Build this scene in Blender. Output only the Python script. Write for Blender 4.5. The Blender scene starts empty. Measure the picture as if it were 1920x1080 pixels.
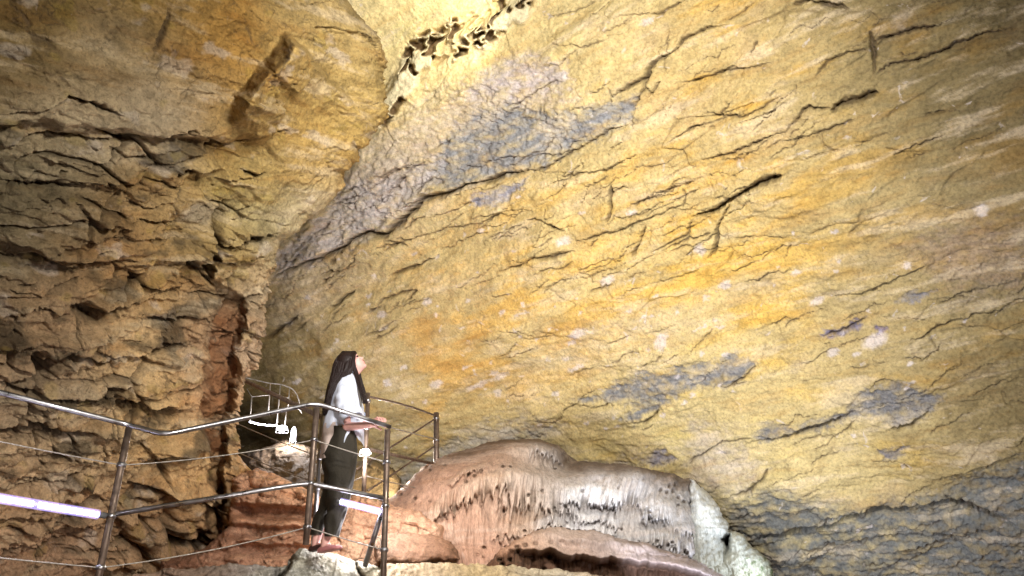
import bpy, bmesh, math, random
import numpy as np
from mathutils import Vector, Matrix

random.seed(7)
SC = bpy.context.scene
COL = SC.collection
F32 = np.float32
DESAT = 0.12

# ------------------------------------------------------------------ camera
FPX = 1387.0                     # focal length in pixels of a 1920 wide frame
EYE = np.array([0.0, 0.0, 1.5])
PITCH, ROLL = math.radians(29.0), math.radians(-3.5)
cam = bpy.data.cameras.new('camera')
cam.sensor_width = 36.0
cam.lens = 36.0 * FPX / 1920.0
cam.clip_start, cam.clip_end = 0.05, 500.0
cam_o = bpy.data.objects.new('camera', cam)
COL.objects.link(cam_o)
RM = Matrix.Rotation(math.pi / 2 + PITCH, 4, 'X') @ Matrix.Rotation(ROLL, 4, 'Z')
cam_o.matrix_world = Matrix.Translation(Vector(EYE)) @ RM
SC.camera = cam_o
R3 = np.array(RM.to_3x3())

def ray(px, py):
    d = np.stack([(np.asarray(px, float) - 960) / FPX, -(np.asarray(py, float) - 540) / FPX,
                  -np.ones_like(np.asarray(px, float))], -1)
    return d @ R3.T

def at(px, py, y):
    """the point of the place seen in direction (px, py) at forward distance y"""
    d = ray(px, py)
    return EYE + d * (y / d[..., 1])[..., None] if np.ndim(px) else EYE + d * (y / d[1])

class Plane:
    """a flat datum surveyed by three sight lines and their depths"""
    def __init__(s, *pts):
        M = np.array([[1, p[0], p[1]] for p in pts], float)
        s.a, s.b, s.c = np.linalg.solve(M, np.array([1.0 / p[2] for p in pts]))
        nc = np.array([s.b * FPX, -s.c * FPX, -(s.a + s.b * 960 + s.c * 540)])
        n = R3 @ nc
        s.n = -n / np.linalg.norm(n)
        s.o = s.point(960.0, 540.0)
        eu = s.point(1400.0, 540.0) - s.o
        if np.dot(s.n, s.o - EYE) > 0: s.n = -s.n
        s.eu = eu / np.linalg.norm(eu)
        s.ev = np.cross(s.n, s.eu)
        if s.ev[2] < 0: s.ev = -s.ev
    def point(s, px, py):
        z = 1.0 / (s.a + s.b * np.asarray(px, float) + s.c * np.asarray(py, float))
        return EYE + ray(px, py) * z[..., None]
    def uv(s, P):
        d = P - s.o
        return d @ s.eu, d @ s.ev

# ------------------------------------------------------------------ noise
_r = np.random.RandomState(11)
_perm = _r.permutation(256).astype(np.int32)
_ang = _r.rand(256) * 2 * np.pi
_gx, _gy = np.cos(_ang).astype(F32), np.sin(_ang).astype(F32)
_h1, _h2, _h3 = (_r.rand(256).astype(F32) for _ in range(3))

def hsh(ix, iy, seed=0):
    return _perm[(_perm[(ix + seed * 37) & 255] + iy + seed * 11) & 255]

def perlin(x, y, seed=0):
    x = np.asarray(x, F32); y = np.asarray(y, F32)
    x0 = np.floor(x); y0 = np.floor(y)
    fx = x - x0; fy = y - y0
    ix = x0.astype(np.int32); iy = y0.astype(np.int32)
    u = fx * fx * fx * (fx * (fx * 6 - 15) + 10)
    v = fy * fy * fy * (fy * (fy * 6 - 15) + 10)
    def g(i, j):
        k = hsh(ix + i, iy + j, seed)
        return _gx[k] * (fx - i) + _gy[k] * (fy - j)
    a = g(0, 0); b = g(1, 0); c = g(0, 1); d = g(1, 1)
    return 1.5 * ((a + (b - a) * u) * (1 - v) + (c + (d - c) * u) * v)

def fbm(x, y, o=4, seed=0, gain=0.5):
    r = 0; a = 1.0; t = 0
    for i in range(o):
        r = r + a * perlin(x, y, seed + i * 5)
        t += a; a *= gain
        x, y = (x * 1.6 - y * 1.2) + 3.7, (x * 1.2 + y * 1.6) - 1.3
    return r / t * 1.3

def fbm_aniso(x, y, o=4, seed=0, gain=0.5):
    r = 0; a = 1.0; t = 0
    for i in range(o):
        r = r + a * perlin(x, y, seed + i * 5)
        t += a; a *= gain
        x, y = x * 2.03 + 3.7, y * 2.03 - 1.3
    return r / t * 1.3

def voro(x, y, seed=0, jit=0.9):
    x = np.asarray(x, F32); y = np.asarray(y, F32)
    ix = np.floor(x).astype(np.int32); iy = np.floor(y).astype(np.int32)
    f1 = np.full(x.shape, 9, F32); f2 = f1.copy()
    cid = np.zeros(x.shape, np.int32); dx = np.zeros(x.shape, F32); dy = dx.copy()
    for i in (-1, 0, 1):
        for j in (-1, 0, 1):
            k = hsh(ix + i, iy + j, seed)
            ax = x - (ix + i + 0.5 + jit * (_h1[k] - 0.5)); ay = y - (iy + j + 0.5 + jit * (_h2[k] - 0.5))
            d = np.sqrt(ax * ax + ay * ay)
            n = d < f1
            f2 = np.where(n, f1, np.minimum(f2, d))
            f1 = np.where(n, d, f1); cid = np.where(n, k, cid)
            dx = np.where(n, ax, dx); dy = np.where(n, ay, dy)
    return f1, f2, cid, dx, dy

def smooth(a, b, x):
    t = np.clip((x - a) / (b - a), 0, 1)
    return t * t * (3 - 2 * t)

def poly_sd(px, py, pts, closed=True):
    """signed distance (inside positive), nearest point"""
    pts = np.array(pts, float)
    best = np.full(px.shape, 1e9); nx = px * 0.0; ny = px * 0.0
    ins = np.zeros(px.shape, bool)
    n = len(pts)
    for i in range(n if closed else n - 1):
        ax, ay = pts[i]; bx, by = pts[(i + 1) % n]
        ex, ey = bx - ax, by - ay
        l2 = ex * ex + ey * ey + 1e-9
        t = np.clip(((px - ax) * ex + (py - ay) * ey) / l2, 0, 1)
        qx = ax + t * ex; qy = ay + t * ey
        d = (px - qx) ** 2 + (py - qy) ** 2
        m = d < best
        best = np.where(m, d, best); nx = np.where(m, qx, nx); ny = np.where(m, qy, ny)
        if closed and ay != by:
            ins ^= ((ay > py) != (by > py)) & (px < (bx - ax) * (py - ay) / (by - ay) + ax)
    d = np.sqrt(best)
    return np.where(ins, d, -d), nx, ny

def crack_field(px, py, cracks, seed=50):
    """traced fissures -> (height, cavity); each: (points, half width px, depth m, step m)"""
    h = np.zeros(px.shape); cav = np.zeros(px.shape)
    wx = 5 * fbm(px / 34, py / 34, 3, seed) + 2.0 * perlin(px / 7, py / 7, seed + 2)
    wy = 5 * fbm(px / 34, py / 34, 3, seed + 9) + 2.0 * perlin(px / 7, py / 7, seed + 4)
    qx = px + wx; qy = py + wy
    wid = 0.35 + 1.2 * np.clip(0.5 + fbm(px / 60, py / 60, 3, seed + 20), 0, 1.2)
    xs = px[0]; ys = py[:, 0]
    for pts, w, dep, step in cracks:
        P = np.array(pts, float)
        R = 60 if step else 6 * w
        i0, i1 = np.searchsorted(xs, [P[:, 0].min() - R, P[:, 0].max() + R])
        j0, j1 = np.searchsorted(ys, [P[:, 1].min() - R, P[:, 1].max() + R])
        if i1 <= i0 or j1 <= j0: continue
        sl = (slice(j0, j1), slice(i0, i1))
        X, Y = qx[sl], qy[sl]
        best = np.full(X.shape, 1e9); sg = np.zeros(X.shape); al = np.zeros(X.shape)
        n = len(P) - 1
        for i in range(n):
            e = P[i + 1] - P[i]; l2 = (e * e).sum() + 1e-9
            t = ((X - P[i, 0]) * e[0] + (Y - P[i, 1]) * e[1]) / l2
            tc = np.clip(t, 0, 1)
            dx = X - P[i, 0] - tc * e[0]; dy = Y - P[i, 1] - tc * e[1]
            d = dx * dx + dy * dy
            m = d < best
            best = np.where(m, d, best)
            sg = np.where(m, np.sign(-(e[0] * dy - e[1] * dx)), sg)   # +1 above the line when it runs rightwards
            al = np.where(m, (i + tc) / n, al)
        d = np.sqrt(best)
        end = np.sqrt(np.clip(np.minimum(al, 1 - al) * 5 + 0.12, 0, 1))
        ww = w * wid[sl] * end
        g = np.exp(-(d / np.maximum(ww, 0.5)) ** 2)
        h[sl] -= dep * g * end
        cav[sl] = np.maximum(cav[sl], g * (0.5 + 0.5 * end))
        if step:
            h[sl] += step * np.exp(-d / 26.0) * smooth(-0.5, 0.5, sg * d / 1.5) * end
    return h, cav

def s2l(c):
    c = np.array(c, float) / 255.0
    return np.where(c <= 0.04045, c / 12.92, ((c + 0.055) / 1.055) ** 2.4)

def zones(px, py, ctrl, sig=95.0, seed=70, warp=60):
    wx = px + warp * fbm(px / 130, py / 90, 4, seed); wy = py + warp * fbm(px / 130, py / 90, 4, seed + 3)
    acc = np.zeros(px.shape + (3,)); wt = np.full(px.shape, 1e-6)
    for x, y, c in ctrl:
        w = np.exp(-((wx - x) ** 2 + (wy - y) ** 2) / (2 * sig * sig)) + 1e-5 / (1 + ((wx - x) ** 2 + (wy - y) ** 2) / 1e4)
        acc += w[..., None] * s2l(c); wt += w
    r = acc / wt[..., None]
    l = r @ np.array([.3, .6, .1])
    return r * (1 - DESAT) + l[..., None] * DESAT

def mix(a, b, m):
    return a * (1 - m[..., None]) + np.asarray(b) * m[..., None]

# ------------------------------------------------------------------ objects
def tag(o, label=None, cat=None, group=None, kind=None):
    if label: o['label'] = label
    if cat: o['category'] = cat
    if group: o['group'] = group
    if kind: o['kind'] = kind
    return o

def thing(name, label, cat, loc=(0, 0, 0), group=None):
    o = bpy.data.objects.new(name, None)
    o.empty_display_size = 0.1
    COL.objects.link(o)
    o.location = loc
    return tag(o, label, cat, group)

def link_mesh(name, verts, faces, mat, parent=None, smooth_=True):
    """verts in world metres"""
    me = bpy.data.meshes.new(name)
    off = Vector(parent.location) if parent is not None else None
    if parent is not None and parent.parent is not None: off = off + Vector(parent.parent.location)
    V = [Vector(v) - off for v in verts] if off is not None else [Vector(v) for v in verts]
    me.from_pydata(V, [], [tuple(f) for f in faces])
    me.materials.append(mat)
    if smooth_: me.polygons.foreach_set('use_smooth', [True] * len(me.polygons))
    me.update()
    o = bpy.data.objects.new(name, me)
    COL.objects.link(o)
    if parent is not None: o.parent = parent
    return o

def grid_mesh(name, P, keep, mat, stain_shade, cav, bed=None):
    """P (H,W,3) lattice of a surveyed rock face, keep (H-1,W-1) faces"""
    H, W = P.shape[:2]
    idx = np.arange(H * W).reshape(H, W)
    q = np.stack([idx[:-1, :-1], idx[1:, :-1], idx[1:, 1:], idx[:-1, 1:]], -1)[keep]
    used = np.zeros(H * W, bool); used[q.ravel()] = True
    re = np.cumsum(used) - 1
    q = re[q]
    co = P.reshape(-1, 3)[used]
    me = bpy.data.meshes.new(name)
    me.vertices.add(len(co)); me.vertices.foreach_set('co', co.astype(F32).ravel())
    me.loops.add(q.size); me.loops.foreach_set('vertex_index', q.astype(np.int32).ravel())
    me.polygons.add(len(q))
    me.polygons.foreach_set('loop_start', np.arange(0, q.size, 4, dtype=np.int32))
    me.polygons.foreach_set('loop_total', np.full(len(q), 4, np.int32))
    me.polygons.foreach_set('use_smooth', np.ones(len(q), bool))
    me.update(calc_edges=True)
    a = me.attributes.new('stain_shade', 'FLOAT_COLOR', 'POINT')
    st = np.concatenate([stain_shade.reshape(-1, 3)[used], np.ones((len(co), 1))], 1)
    a.data.foreach_set('color', st.astype(F32).ravel())
    a = me.attributes.new('cavity', 'FLOAT', 'POINT')
    a.data.foreach_set('value', cav.reshape(-1)[used].astype(F32))
    if bed is None: bed = P
    a = me.attributes.new('bed', 'FLOAT_VECTOR', 'POINT')
    a.data.foreach_set('vector', bed.reshape(-1, 3)[used].astype(F32).ravel())
    me.materials.append(mat)
    o = bpy.data.objects.new(name, me)
    COL.objects.link(o)
    return o

def weather(s, t, band, bandc, joint, jdark, jl=.18, hue=(.80, .62, .40), seed=900):
    """soft dipping bands and linked angular joints: returns colour operator and joint lines"""
    n6 = .5 + .5 * fbm_aniso(s * .75, t * 3.9, 7, seed, .66)
    w1 = fbm_aniso(s * 2.2, t * 2.2, 5, seed + 2, .6); w2 = fbm_aniso(s * 2.2 + 9, t * 2.2, 5, seed + 4, .6)
    line = 0 * s
    for sc, th, lo in ((joint, .030, jl), (joint * 2.8, .038, jl + .04)):
        f1, f2, _, _, _ = voro((s + .20 * w1) * .62 * sc, (t + .14 * w2) * 1.5 * sc, seed + 6)
        mk = smooth(lo - .12, lo + .22, fbm(s * (sc * .45 + .2), t * (sc * .5 + .2), 4, seed + 8))
        ww = th * (.5 + 1.2 * np.clip(.5 + fbm(s * 3, t * 3, 3, seed + 9), 0, 1.2))
        line = np.maximum(line, smooth(1.0, .15, (f2 - f1) / ww) * mk)
    def op(st):
        st = mix(st, bandc, smooth(.53, .72, n6) * band)
        return st * (1 - (smooth(.45, .28, n6) * band)[..., None] * (1 - np.array(hue)))
    return op, line

def axis(lo, f0, f1, hi, step, coarse=14.0):
    a = [np.arange(f0, f1 + step, step)]
    if lo < f0: a.insert(0, np.arange(lo, f0 - 1e-6, coarse))
    if hi > f1: a.append(np.arange(a[-1][-1] + coarse, hi, coarse))
    return np.concatenate(a)

def sheet(name, pl, xs, ys, fun, mat, outline=None, round_px=0, round_m=0.0, k=0.05, cut=40, back=None, tip=None, dip=0.0, wx=None, jag=1.0):
    PX, PY = np.meshgrid(xs, ys)
    sd = None
    keep = np.ones((len(ys) - 1, len(xs) - 1), bool)
    qx, qy = PX, PY
    if outline is not None:
        jx = PX + jag * (2.2 * perlin(PX / 9, PY / 9, 3) + 5 * fbm(PX / 45, PY / 45, 3, 4))
        jy = PY + jag * (2.2 * perlin(PX / 9, PY / 9, 6) + 5 * fbm(PX / 45, PY / 45, 3, 8))
        sd, nx, ny = poly_sd(jx, jy, outline)
        out = sd < 0
        qx = np.where(out, PX + nx - jx, PX); qy = np.where(out, PY + ny - jy, PY)
        ok = sd > -cut
        keep = ok[:-1, :-1] & ok[1:, :-1] & ok[1:, 1:] & ok[:-1, 1:]
    B = pl.point(qx, qy)
    U, V = pl.uv(B)
    sdi = np.clip(sd, 0, None) if sd is not None else None
    r = fun(qx, qy, U, V, sdi)
    h, stain_shade, cav = r[:3]
    deep = r[3] if len(r) > 3 else 0.0 * h        # hollows that run straight back into the rock
    if round_px:
        x = 1 - np.clip(sdi / round_px, 0, 1)
        deep = deep + round_m * (1 - np.sqrt(np.clip(1 - x * x, 0, 1)))
    if wx is not None:
        cs, sn = math.cos(dip), math.sin(dip)
        op, line = weather(U * cs + V * sn + 1.3 * deep, V * cs - U * sn, *wx)
        stain_shade = op(stain_shade); cav = np.maximum(cav, line * wx[3]); deep = deep + .022 * line
    sight = B - EYE; sight = sight / np.linalg.norm(sight, axis=-1, keepdims=True)
    P = B + pl.n * h[..., None] + sight * deep[..., None]
    if outline is not None:
        e = np.clip(-sd, 0, None)
        if back is None:
            d = B - EYE; d = d / np.linalg.norm(d, axis=-1, keepdims=True)
            d = d + (np.asarray(tip) if tip is not None else 0)
        else:
            d = np.broadcast_to(np.asarray(back, float), B.shape)
        P = P + d * (e * k)[..., None]
    bed = np.stack([U * math.cos(dip) + V * math.sin(dip), V * math.cos(dip) - U * math.sin(dip), deep * 1.0], -1)
    if outline is not None: bed[..., 2] += np.clip(-sd, 0, None) * k
    return grid_mesh(name, P, keep, mat, stain_shade, cav, bed)

# ------------------------------------------------------------------ materials
def nodes(name):
    m = bpy.data.materials.new(name)
    m.use_nodes = True
    nt = m.node_tree
    nt.nodes.clear()
    out = nt.nodes.new('ShaderNodeOutputMaterial')
    b = nt.nodes.new('ShaderNodeBsdfPrincipled')
    nt.links.new(b.outputs[0], out.inputs[0])
    return m, nt, b

def N(nt, t, **kw):
    n = nt.nodes.new(t)
    for k_, v in kw.items():
        if k_ in n.inputs.keys(): n.inputs[k_].default_value = v
        else: setattr(n, k_, v)
    return n

def noise(nt, vec, scale, detail=6, rough=0.6, dist=0.0):
    n = N(nt, 'ShaderNodeTexNoise', Scale=scale, Detail=detail, Roughness=rough, Distortion=dist)
    nt.links.new(vec, n.inputs['Vector'])
    return n.outputs['Fac']

def ramp(nt, fac, stops):
    r = nt.nodes.new('ShaderNodeValToRGB')
    while len(r.color_ramp.elements) > 1: r.color_ramp.elements.remove(r.color_ramp.elements[-1])
    for i, (p, c) in enumerate(stops):
        e = r.color_ramp.elements[0] if i == 0 else r.color_ramp.elements.new(p)
        e.position = p
        e.color = (c, c, c, 1) if np.isscalar(c) else tuple(c) + (1,)
    nt.links.new(fac, r.inputs[0])
    return r.outputs[0]

def mixc(nt, fac, a, b, mode='MIX'):
    n = nt.nodes.new('ShaderNodeMix'); n.data_type = 'RGBA'; n.blend_type = mode
    for s, v in ((n.inputs[0], fac), (n.inputs[6], a), (n.inputs[7], b)):
        if hasattr(v, 'links'): nt.links.new(v, s)
        elif np.isscalar(v): s.default_value = v
        else: s.default_value = tuple(v) + (1,)
    return n.outputs[2]

def math_(nt, op, a, b=None):
    n = nt.nodes.new('ShaderNodeMath'); n.operation = op
    for s, v in ((n.inputs[0], a), (n.inputs[1], b)):
        if v is None: continue
        if hasattr(v, 'links'): nt.links.new(v, s)
        else: s.default_value = v
    return n.outputs[0]

def rock_mat(name, mott=.42, speck=0.35, dark=0.5, bump=0.6, scale=1.0, squash=(1, 1, 1), rough=0.85, white=(0.62, 0.56, 0.55), dirt=(0.07, 0.045, 0.025)):
    m, nt, b = nodes(name)
    tc = N(nt, 'ShaderNodeTexCoord')
    mp = N(nt, 'ShaderNodeMapping'); mp.inputs['Scale'].default_value = squash
    nt.links.new(tc.outputs['Object'], mp.inputs['Vector'])
    v = mp.outputs[0]
    st = N(nt, 'ShaderNodeAttribute', attribute_name='stain_shade').outputs['Color']
    cv = N(nt, 'ShaderNodeAttribute', attribute_name='cavity').outputs['Fac']
    c = st
    n2 = noise(nt, v, 6.0 * scale, 5, 0.7, 0.3)
    c = mixc(nt, 1.0, c, ramp(nt, n2, [(0.28, 1 - mott), (0.5, 0.99), (0.75, 1 + mott * .7)]), 'MULTIPLY')
    n3 = noise(nt, v, 27.0 * scale, 4, 0.75)
    c = mixc(nt, 1.0, c, ramp(nt, n3, [(0.3, 0.62), (0.5, 1.0), (0.72, 1.25)]), 'MULTIPLY')
    # pale calcite specks
    n4 = noise(nt, v, 4.3 * scale, 3, 0.62, 0.8)
    c = mixc(nt, math_(nt, 'MULTIPLY', ramp(nt, n4, [(0.66, 0.0), (0.71, 1.0)]), speck), c, white)
    # pits and dark veins
    n5 = noise(nt, v, 15.0 * scale, 2, 0.6, 1.0)
    c = mixc(nt, math_(nt, 'MULTIPLY', ramp(nt, n5, [(0.27, 1.0), (0.36, 0.0)]), dark), c, dirt)
    c = mixc(nt, math_(nt, 'MULTIPLY', cv, 0.85), c, dirt)
    nt.links.new(c, b.inputs['Base Color'])
    b.inputs['Roughness'].default_value = rough
    b.inputs['Specular IOR Level'].default_value = 0.25
    hsum = math_(nt, 'ADD', math_(nt, 'MULTIPLY', n2, 0.55), math_(nt, 'MULTIPLY', n3, 0.25))
    bp = N(nt, 'ShaderNodeBump', Strength=bump, Distance=0.09)
    nt.links.new(hsum, bp.inputs['Height'])
    nt.links.new(bp.outputs[0], b.inputs['Normal'])
    return m

def plain_mat(name, col, rough=0.5, metal=0.0, var=0.12, scale=30.0, bump=0.0, spec=0.5):
    m, nt, b = nodes(name)
    tc = N(nt, 'ShaderNodeTexCoord')
    n = noise(nt, tc.outputs['Object'], scale, 5, 0.6)
    c = mixc(nt, 1.0, col, ramp(nt, n, [(0.3, 1 - var), (0.7, 1 + var)]), 'MULTIPLY')
    nt.links.new(c, b.inputs['Base Color'])
    b.inputs['Roughness'].default_value = rough
    b.inputs['Metallic'].default_value = metal
    b.inputs['Specular IOR Level'].default_value = spec
    if metal:
        r = ramp(nt, noise(nt, tc.outputs['Object'], scale * 0.6, 6, 0.7), [(0.35, rough * 0.7), (0.7, min(1, rough * 1.9))])
        nt.links.new(r, b.inputs['Roughness'])
    if bump:
        bp = N(nt, 'ShaderNodeBump', Strength=bump, Distance=0.01)
        nt.links.new(n, bp.inputs['Height']); nt.links.new(bp.outputs[0], b.inputs['Normal'])
    return m

def glow_mat(name, col, strength):
    m, nt, b = nodes(name)
    b.inputs['Base Color'].default_value = (0.8, 0.8, 0.85, 1)
    b.inputs['Emission Color'].default_value = tuple(col) + (1,)
    tc = N(nt, 'ShaderNodeTexCoord')
    n = noise(nt, tc.outputs['Object'], 12, 2, 0.5)
    nt.links.new(math_(nt, 'MULTIPLY', ramp(nt, n, [(0.3, 0.85), (0.7, 1.0)]), strength), b.inputs['Emission Strength'])
    return m
# ================================================================== the cave
ROCK = rock_mat('ochre_limestone', mott=.26, speck=0.4, dark=0.30, bump=0.34)
ROCKL = rock_mat('brown_limestone', speck=0.10, dark=0.5, bump=0.8, scale=1.2)

# ---- great sloping wall on the right, bedding rising to the right
PR = Plane((500, 700, 17.0), (1920, 540, 9.0), (960, 0, 11.0))
_a, _b = PR.uv(PR.point(np.array([820.0, 1420.0]), np.array([545.0, 330.0])))
TH = math.atan2(_b[1] - _b[0], _a[1] - _a[0])

CR_R = [
 ([(520,515),(560,495),(600,482),(630,470),(655,450),(685,437),(720,440),(745,415),(775,390),(790,372),(835,365),(870,345),(910,342),(945,327),(985,322)], 4.2, .22, .10),
 ([(985,322),(1030,310),(1060,290),(1100,270),(1140,245),(1192,225)], 2.0, .08, .06),
 ([(1220,140),(1195,195),(1192,228)], 2.4, .12, .05),
 ([(1150,180),(1175,165),(1215,145),(1225,120),(1255,100),(1280,75),(1320,55),(1360,45)], 2.6, .12, .06),
 ([(937,508),(974,497),(1006,485),(1034,478),(1080,467)], 3.0, .12, .05),
 ([(1142,415),(1150,390),(1147,345)], 3.0, .14, .03),
 ([(1185,480),(1200,455),(1210,425)], 3.4, .16, .03),
 ([(990,412),(1025,412),(1060,432)], 2.2, .10, .06),
 ([(720,520),(765,504),(785,495),(816,479)], 2.0, .09, .04),
 ([(1297,405),(1345,392),(1370,372),(1415,345),(1455,328),(1470,325)], 3.8, .22, .08),
 ([(1325,490),(1338,465),(1345,425),(1355,405),(1370,382)], 2.4, .14, .0),
 ([(1640,75),(1685,60),(1725,50),(1770,47)], 3.2, .10, .16),
 ([(1642,137),(1665,122),(1715,112),(1760,97),(1785,85),(1835,65),(1895,52)], 3.0, .08, .16),
 ([(1630,60),(1640,80),(1637,137)], 3.0, .16, .05),
 ([(1532,140),(1555,115),(1585,97),(1630,92)], 2.2, .10, .05),
 ([(1560,205),(1585,192),(1625,177),(1647,170)], 5.5, .26, .10),
 ([(1480,240),(1510,205),(1520,197),(1560,200)], 2.4, .12, .06),
 ([(1260,265),(1305,235),(1325,230)], 2.0, .07, .08),
 ([(1495,255),(1540,245),(1605,220)], 2.4, .09, .07),
 ([(1675,290),(1710,275),(1770,255)], 2.0, .07, .06),
 ([(1325,295),(1380,280),(1480,240)], 2.2, .08, .10),
 ([(1490,5),(1540,2),(1590,15)], 4.0, .2, .08),
 ([(1280,155),(1320,145),(1360,132),(1455,115)], 2.2, .07, .10),
 ([(1410,1007),(1460,1000),(1500,985),(1550,980),(1590,965),(1635,955),(1690,957),(1720,947),(1790,942),(1830,955),(1870,965),(1940,948)], 5.0, .26, .12),
 ([(1415,820),(1460,815),(1510,802),(1555,792),(1600,775)], 2.8, .14, .07),
 ([(1295,860),(1325,840),(1360,817),(1415,812)], 2.0, .07, .04),
 ([(1670,802),(1710,792),(1740,772)], 2.8, .13, .06),
 ([(1180,790),(1220,782),(1240,765)], 2.6, .12, .05),
 ([(1360,720),(1400,700),(1420,682)], 2.0, .08, .03),
 ([(1530,637),(1575,625),(1625,600)], 2.0, .07, .04),
 ([(1440,1067),(1505,1065),(1560,1078)], 3.6, .2, .08),
 ([(1380,915),(1410,907),(1435,885),(1445,867)], 2.2, .1, .04),
 ([(488,640),(530,613),(560,590)], 2.6, .14, .06),
 ([(617,578),(664,543)], 2.4, .12, .05),
 ([(700,580),(724,560),(756,548),(780,543),(765,565)], 1.8, .08, .05),
 ([(1066,756),(1122,761),(1150,756)], 2.2, .09, .05),
 ([(820,275),(850,258)], 2.0, .06, .0),
 ([(1160,30),(1240,25),(1290,0)], 2.0, .06, .06),
 ([(1560,560),(1640,545),(1740,500)], 1.6, .05, .05),
 ([(1700,640),(1780,610),(1900,580)], 1.6, .05, .05),
 ([(1750,900),(1830,880),(1940,840)], 2.0, .07, .06),
 ([(1500,1035),(1620,1010),(1720,1000),(1850,1015)], 2.4, .08, .06),
 ([(700,470),(800,440),(900,420)], 1.6, .05, .05),
 ([(1050,330),(1120,320),(1180,300)], 1.8, .06, .07),
 ([(1080,450),(1160,430),(1290,380)], 1.8, .07, .07),
 ([(1220,470),(1290,440),(1300,410)], 1.8, .06, .06),
 ([(1340,210),(1400,215),(1470,180)], 1.8, .06, .08),
]
_rc = np.random.RandomState(21)
def hairlines(n, box, ang, length, w, dep, step):
    out = []
    for i in range(n):
        x, y = _rc.uniform(box[0], box[2]), _rc.uniform(box[1], box[3])
        L = _rc.uniform(*length); a = math.radians(_rc.normal(*ang)); k = max(3, int(L / 14)); pts = []
        for j in range(k + 1):
            pts.append((x, y)); a2 = a + _rc.normal(0, .28)
            x += L / k * math.cos(a2); y -= L / k * math.sin(a2)
        out.append((pts, _rc.uniform(*w) * .75, _rc.uniform(*dep) * .8, _rc.uniform(*step)))
    return out
CR_R = CR_R + hairlines(90, (560, 300, 1400, 560), (24, 8), (30, 120), (.9, 1.7), (.03, .08), (.01, .05)) + hairlines(40, (900, 0, 1800, 320), (22, 9), (30, 130), (.9, 1.8), (.03, .08), (.02, .06)) \
     + hairlines(60, (900, 560, 1900, 940), (16, 8), (25, 110), (.8, 1.5), (.03, .06), (.0, .03)) + hairlines(24, (1380, 940, 1920, 1080), (8, 6), (40, 160), (1, 2), (.04, .09), (.02, .06)) \
     + hairlines(26, (1000, 100, 1500, 500), (75, 14), (15, 50), (.9, 2.0), (.05, .1), (0, .01)) + hairlines(26, (480, 380, 760, 640), (35, 8), (30, 110), (1, 2), (.04, .1), (.02, .06))
CR_R = [(p, w_, d_ * (.7 if p[0][0] > 1450 and p[0][1] < 320 else 1), s_ * (.5 if p[0][0] > 1250 and p[0][1] < 320 else 1)) for p, w_, d_, s_ in CR_R]
GREY = [
 ([(640,310),(800,205),(950,150),(1090,180),(840,262),(720,400),(600,450),(560,470)], 40, .55, (208,194,188)),
 ([(500,470),(640,450),(700,520),(560,620),(490,600)], 40, .35, (206,184,160)),
 ([(1000,640),(1250,560),(1350,600),(1150,690),(950,740)], 50, .35, (220,200,170)),
 ([(830,265),(880,212),(960,190),(1050,215),(1120,195),(1195,180),(1192,222),(1100,265),(1040,300),(985,320),(910,338),(835,360),(800,330)], 16, .95, (143,144,147)),
 ([(875,372),(960,345),(985,335),(980,355),(920,388),(890,392)], 8, .9, (140,142,160)),
 ([(650,345),(760,310),(830,300),(810,350),(740,420),(640,468),(515,525),(525,460),(600,420)], 22, .85, (196,188,186)),
 ([(930,120),(980,100),(1060,120),(1070,165),(960,182),(860,185)], 24, .75, (190,181,186)),
 ([(1060,752),(1130,735),(1210,690),(1300,685),(1370,665),(1420,680),(1390,712),(1300,722),(1250,752),(1190,792),(1165,782),(1200,752)], 9, .95, (126,127,130)),
 ([(1410,812),(1440,788),(1500,795),(1590,770),(1605,738),(1680,712),(1770,740),(1745,775),(1680,802),(1640,782),(1520,806),(1420,822)], 9, .92, (120,120,123)),
 ([(1360,935),(1420,918),(1445,900),(1560,935),(1620,948),(1750,930),(1810,892),(1920,862),(2300,800),(2300,1400),(1250,1400),(1330,965)], 24, .92, (104,108,110)),
 ([(1195,848),(1250,835),(1272,850),(1230,868)], 7, .85, (140,140,160)),
 ([(1645,838),(1700,836),(1692,856),(1660,862)], 6, .85, (112,112,125)),
 ([(1530,635),(1620,598),(1605,625),(1555,638)], 5, .9, (120,118,150)),
 ([(1640,622),(1660,612),(1664,622),(1648,630)], 4, .9, (110,100,140)),
 ([(1675,570),(1710,550),(1755,545),(1725,570)], 6, .8, (130,130,140)),
 ([(700,905),(800,850),(900,800),(1000,785),(1060,800),(1000,835),(850,900),(760,960)], 22, .75, (165,160,155)),
 ([(1290,770),(1360,800),(1430,870),(1400,905),(1330,910),(1290,890)], 26, .5, (182,172,172)),
 ([(1100,860),(1170,850),(1210,880),(1130,890)], 12, .6, (165,160,170)),
 ([(1690,460),(1780,420),(1930,420),(1930,560),(1800,560)], 40, .4, (140,125,125)),
 ([(1690,10),(1710,25),(1690,60),(1670,50)], 8, .3, (170,160,150)),
]
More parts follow.
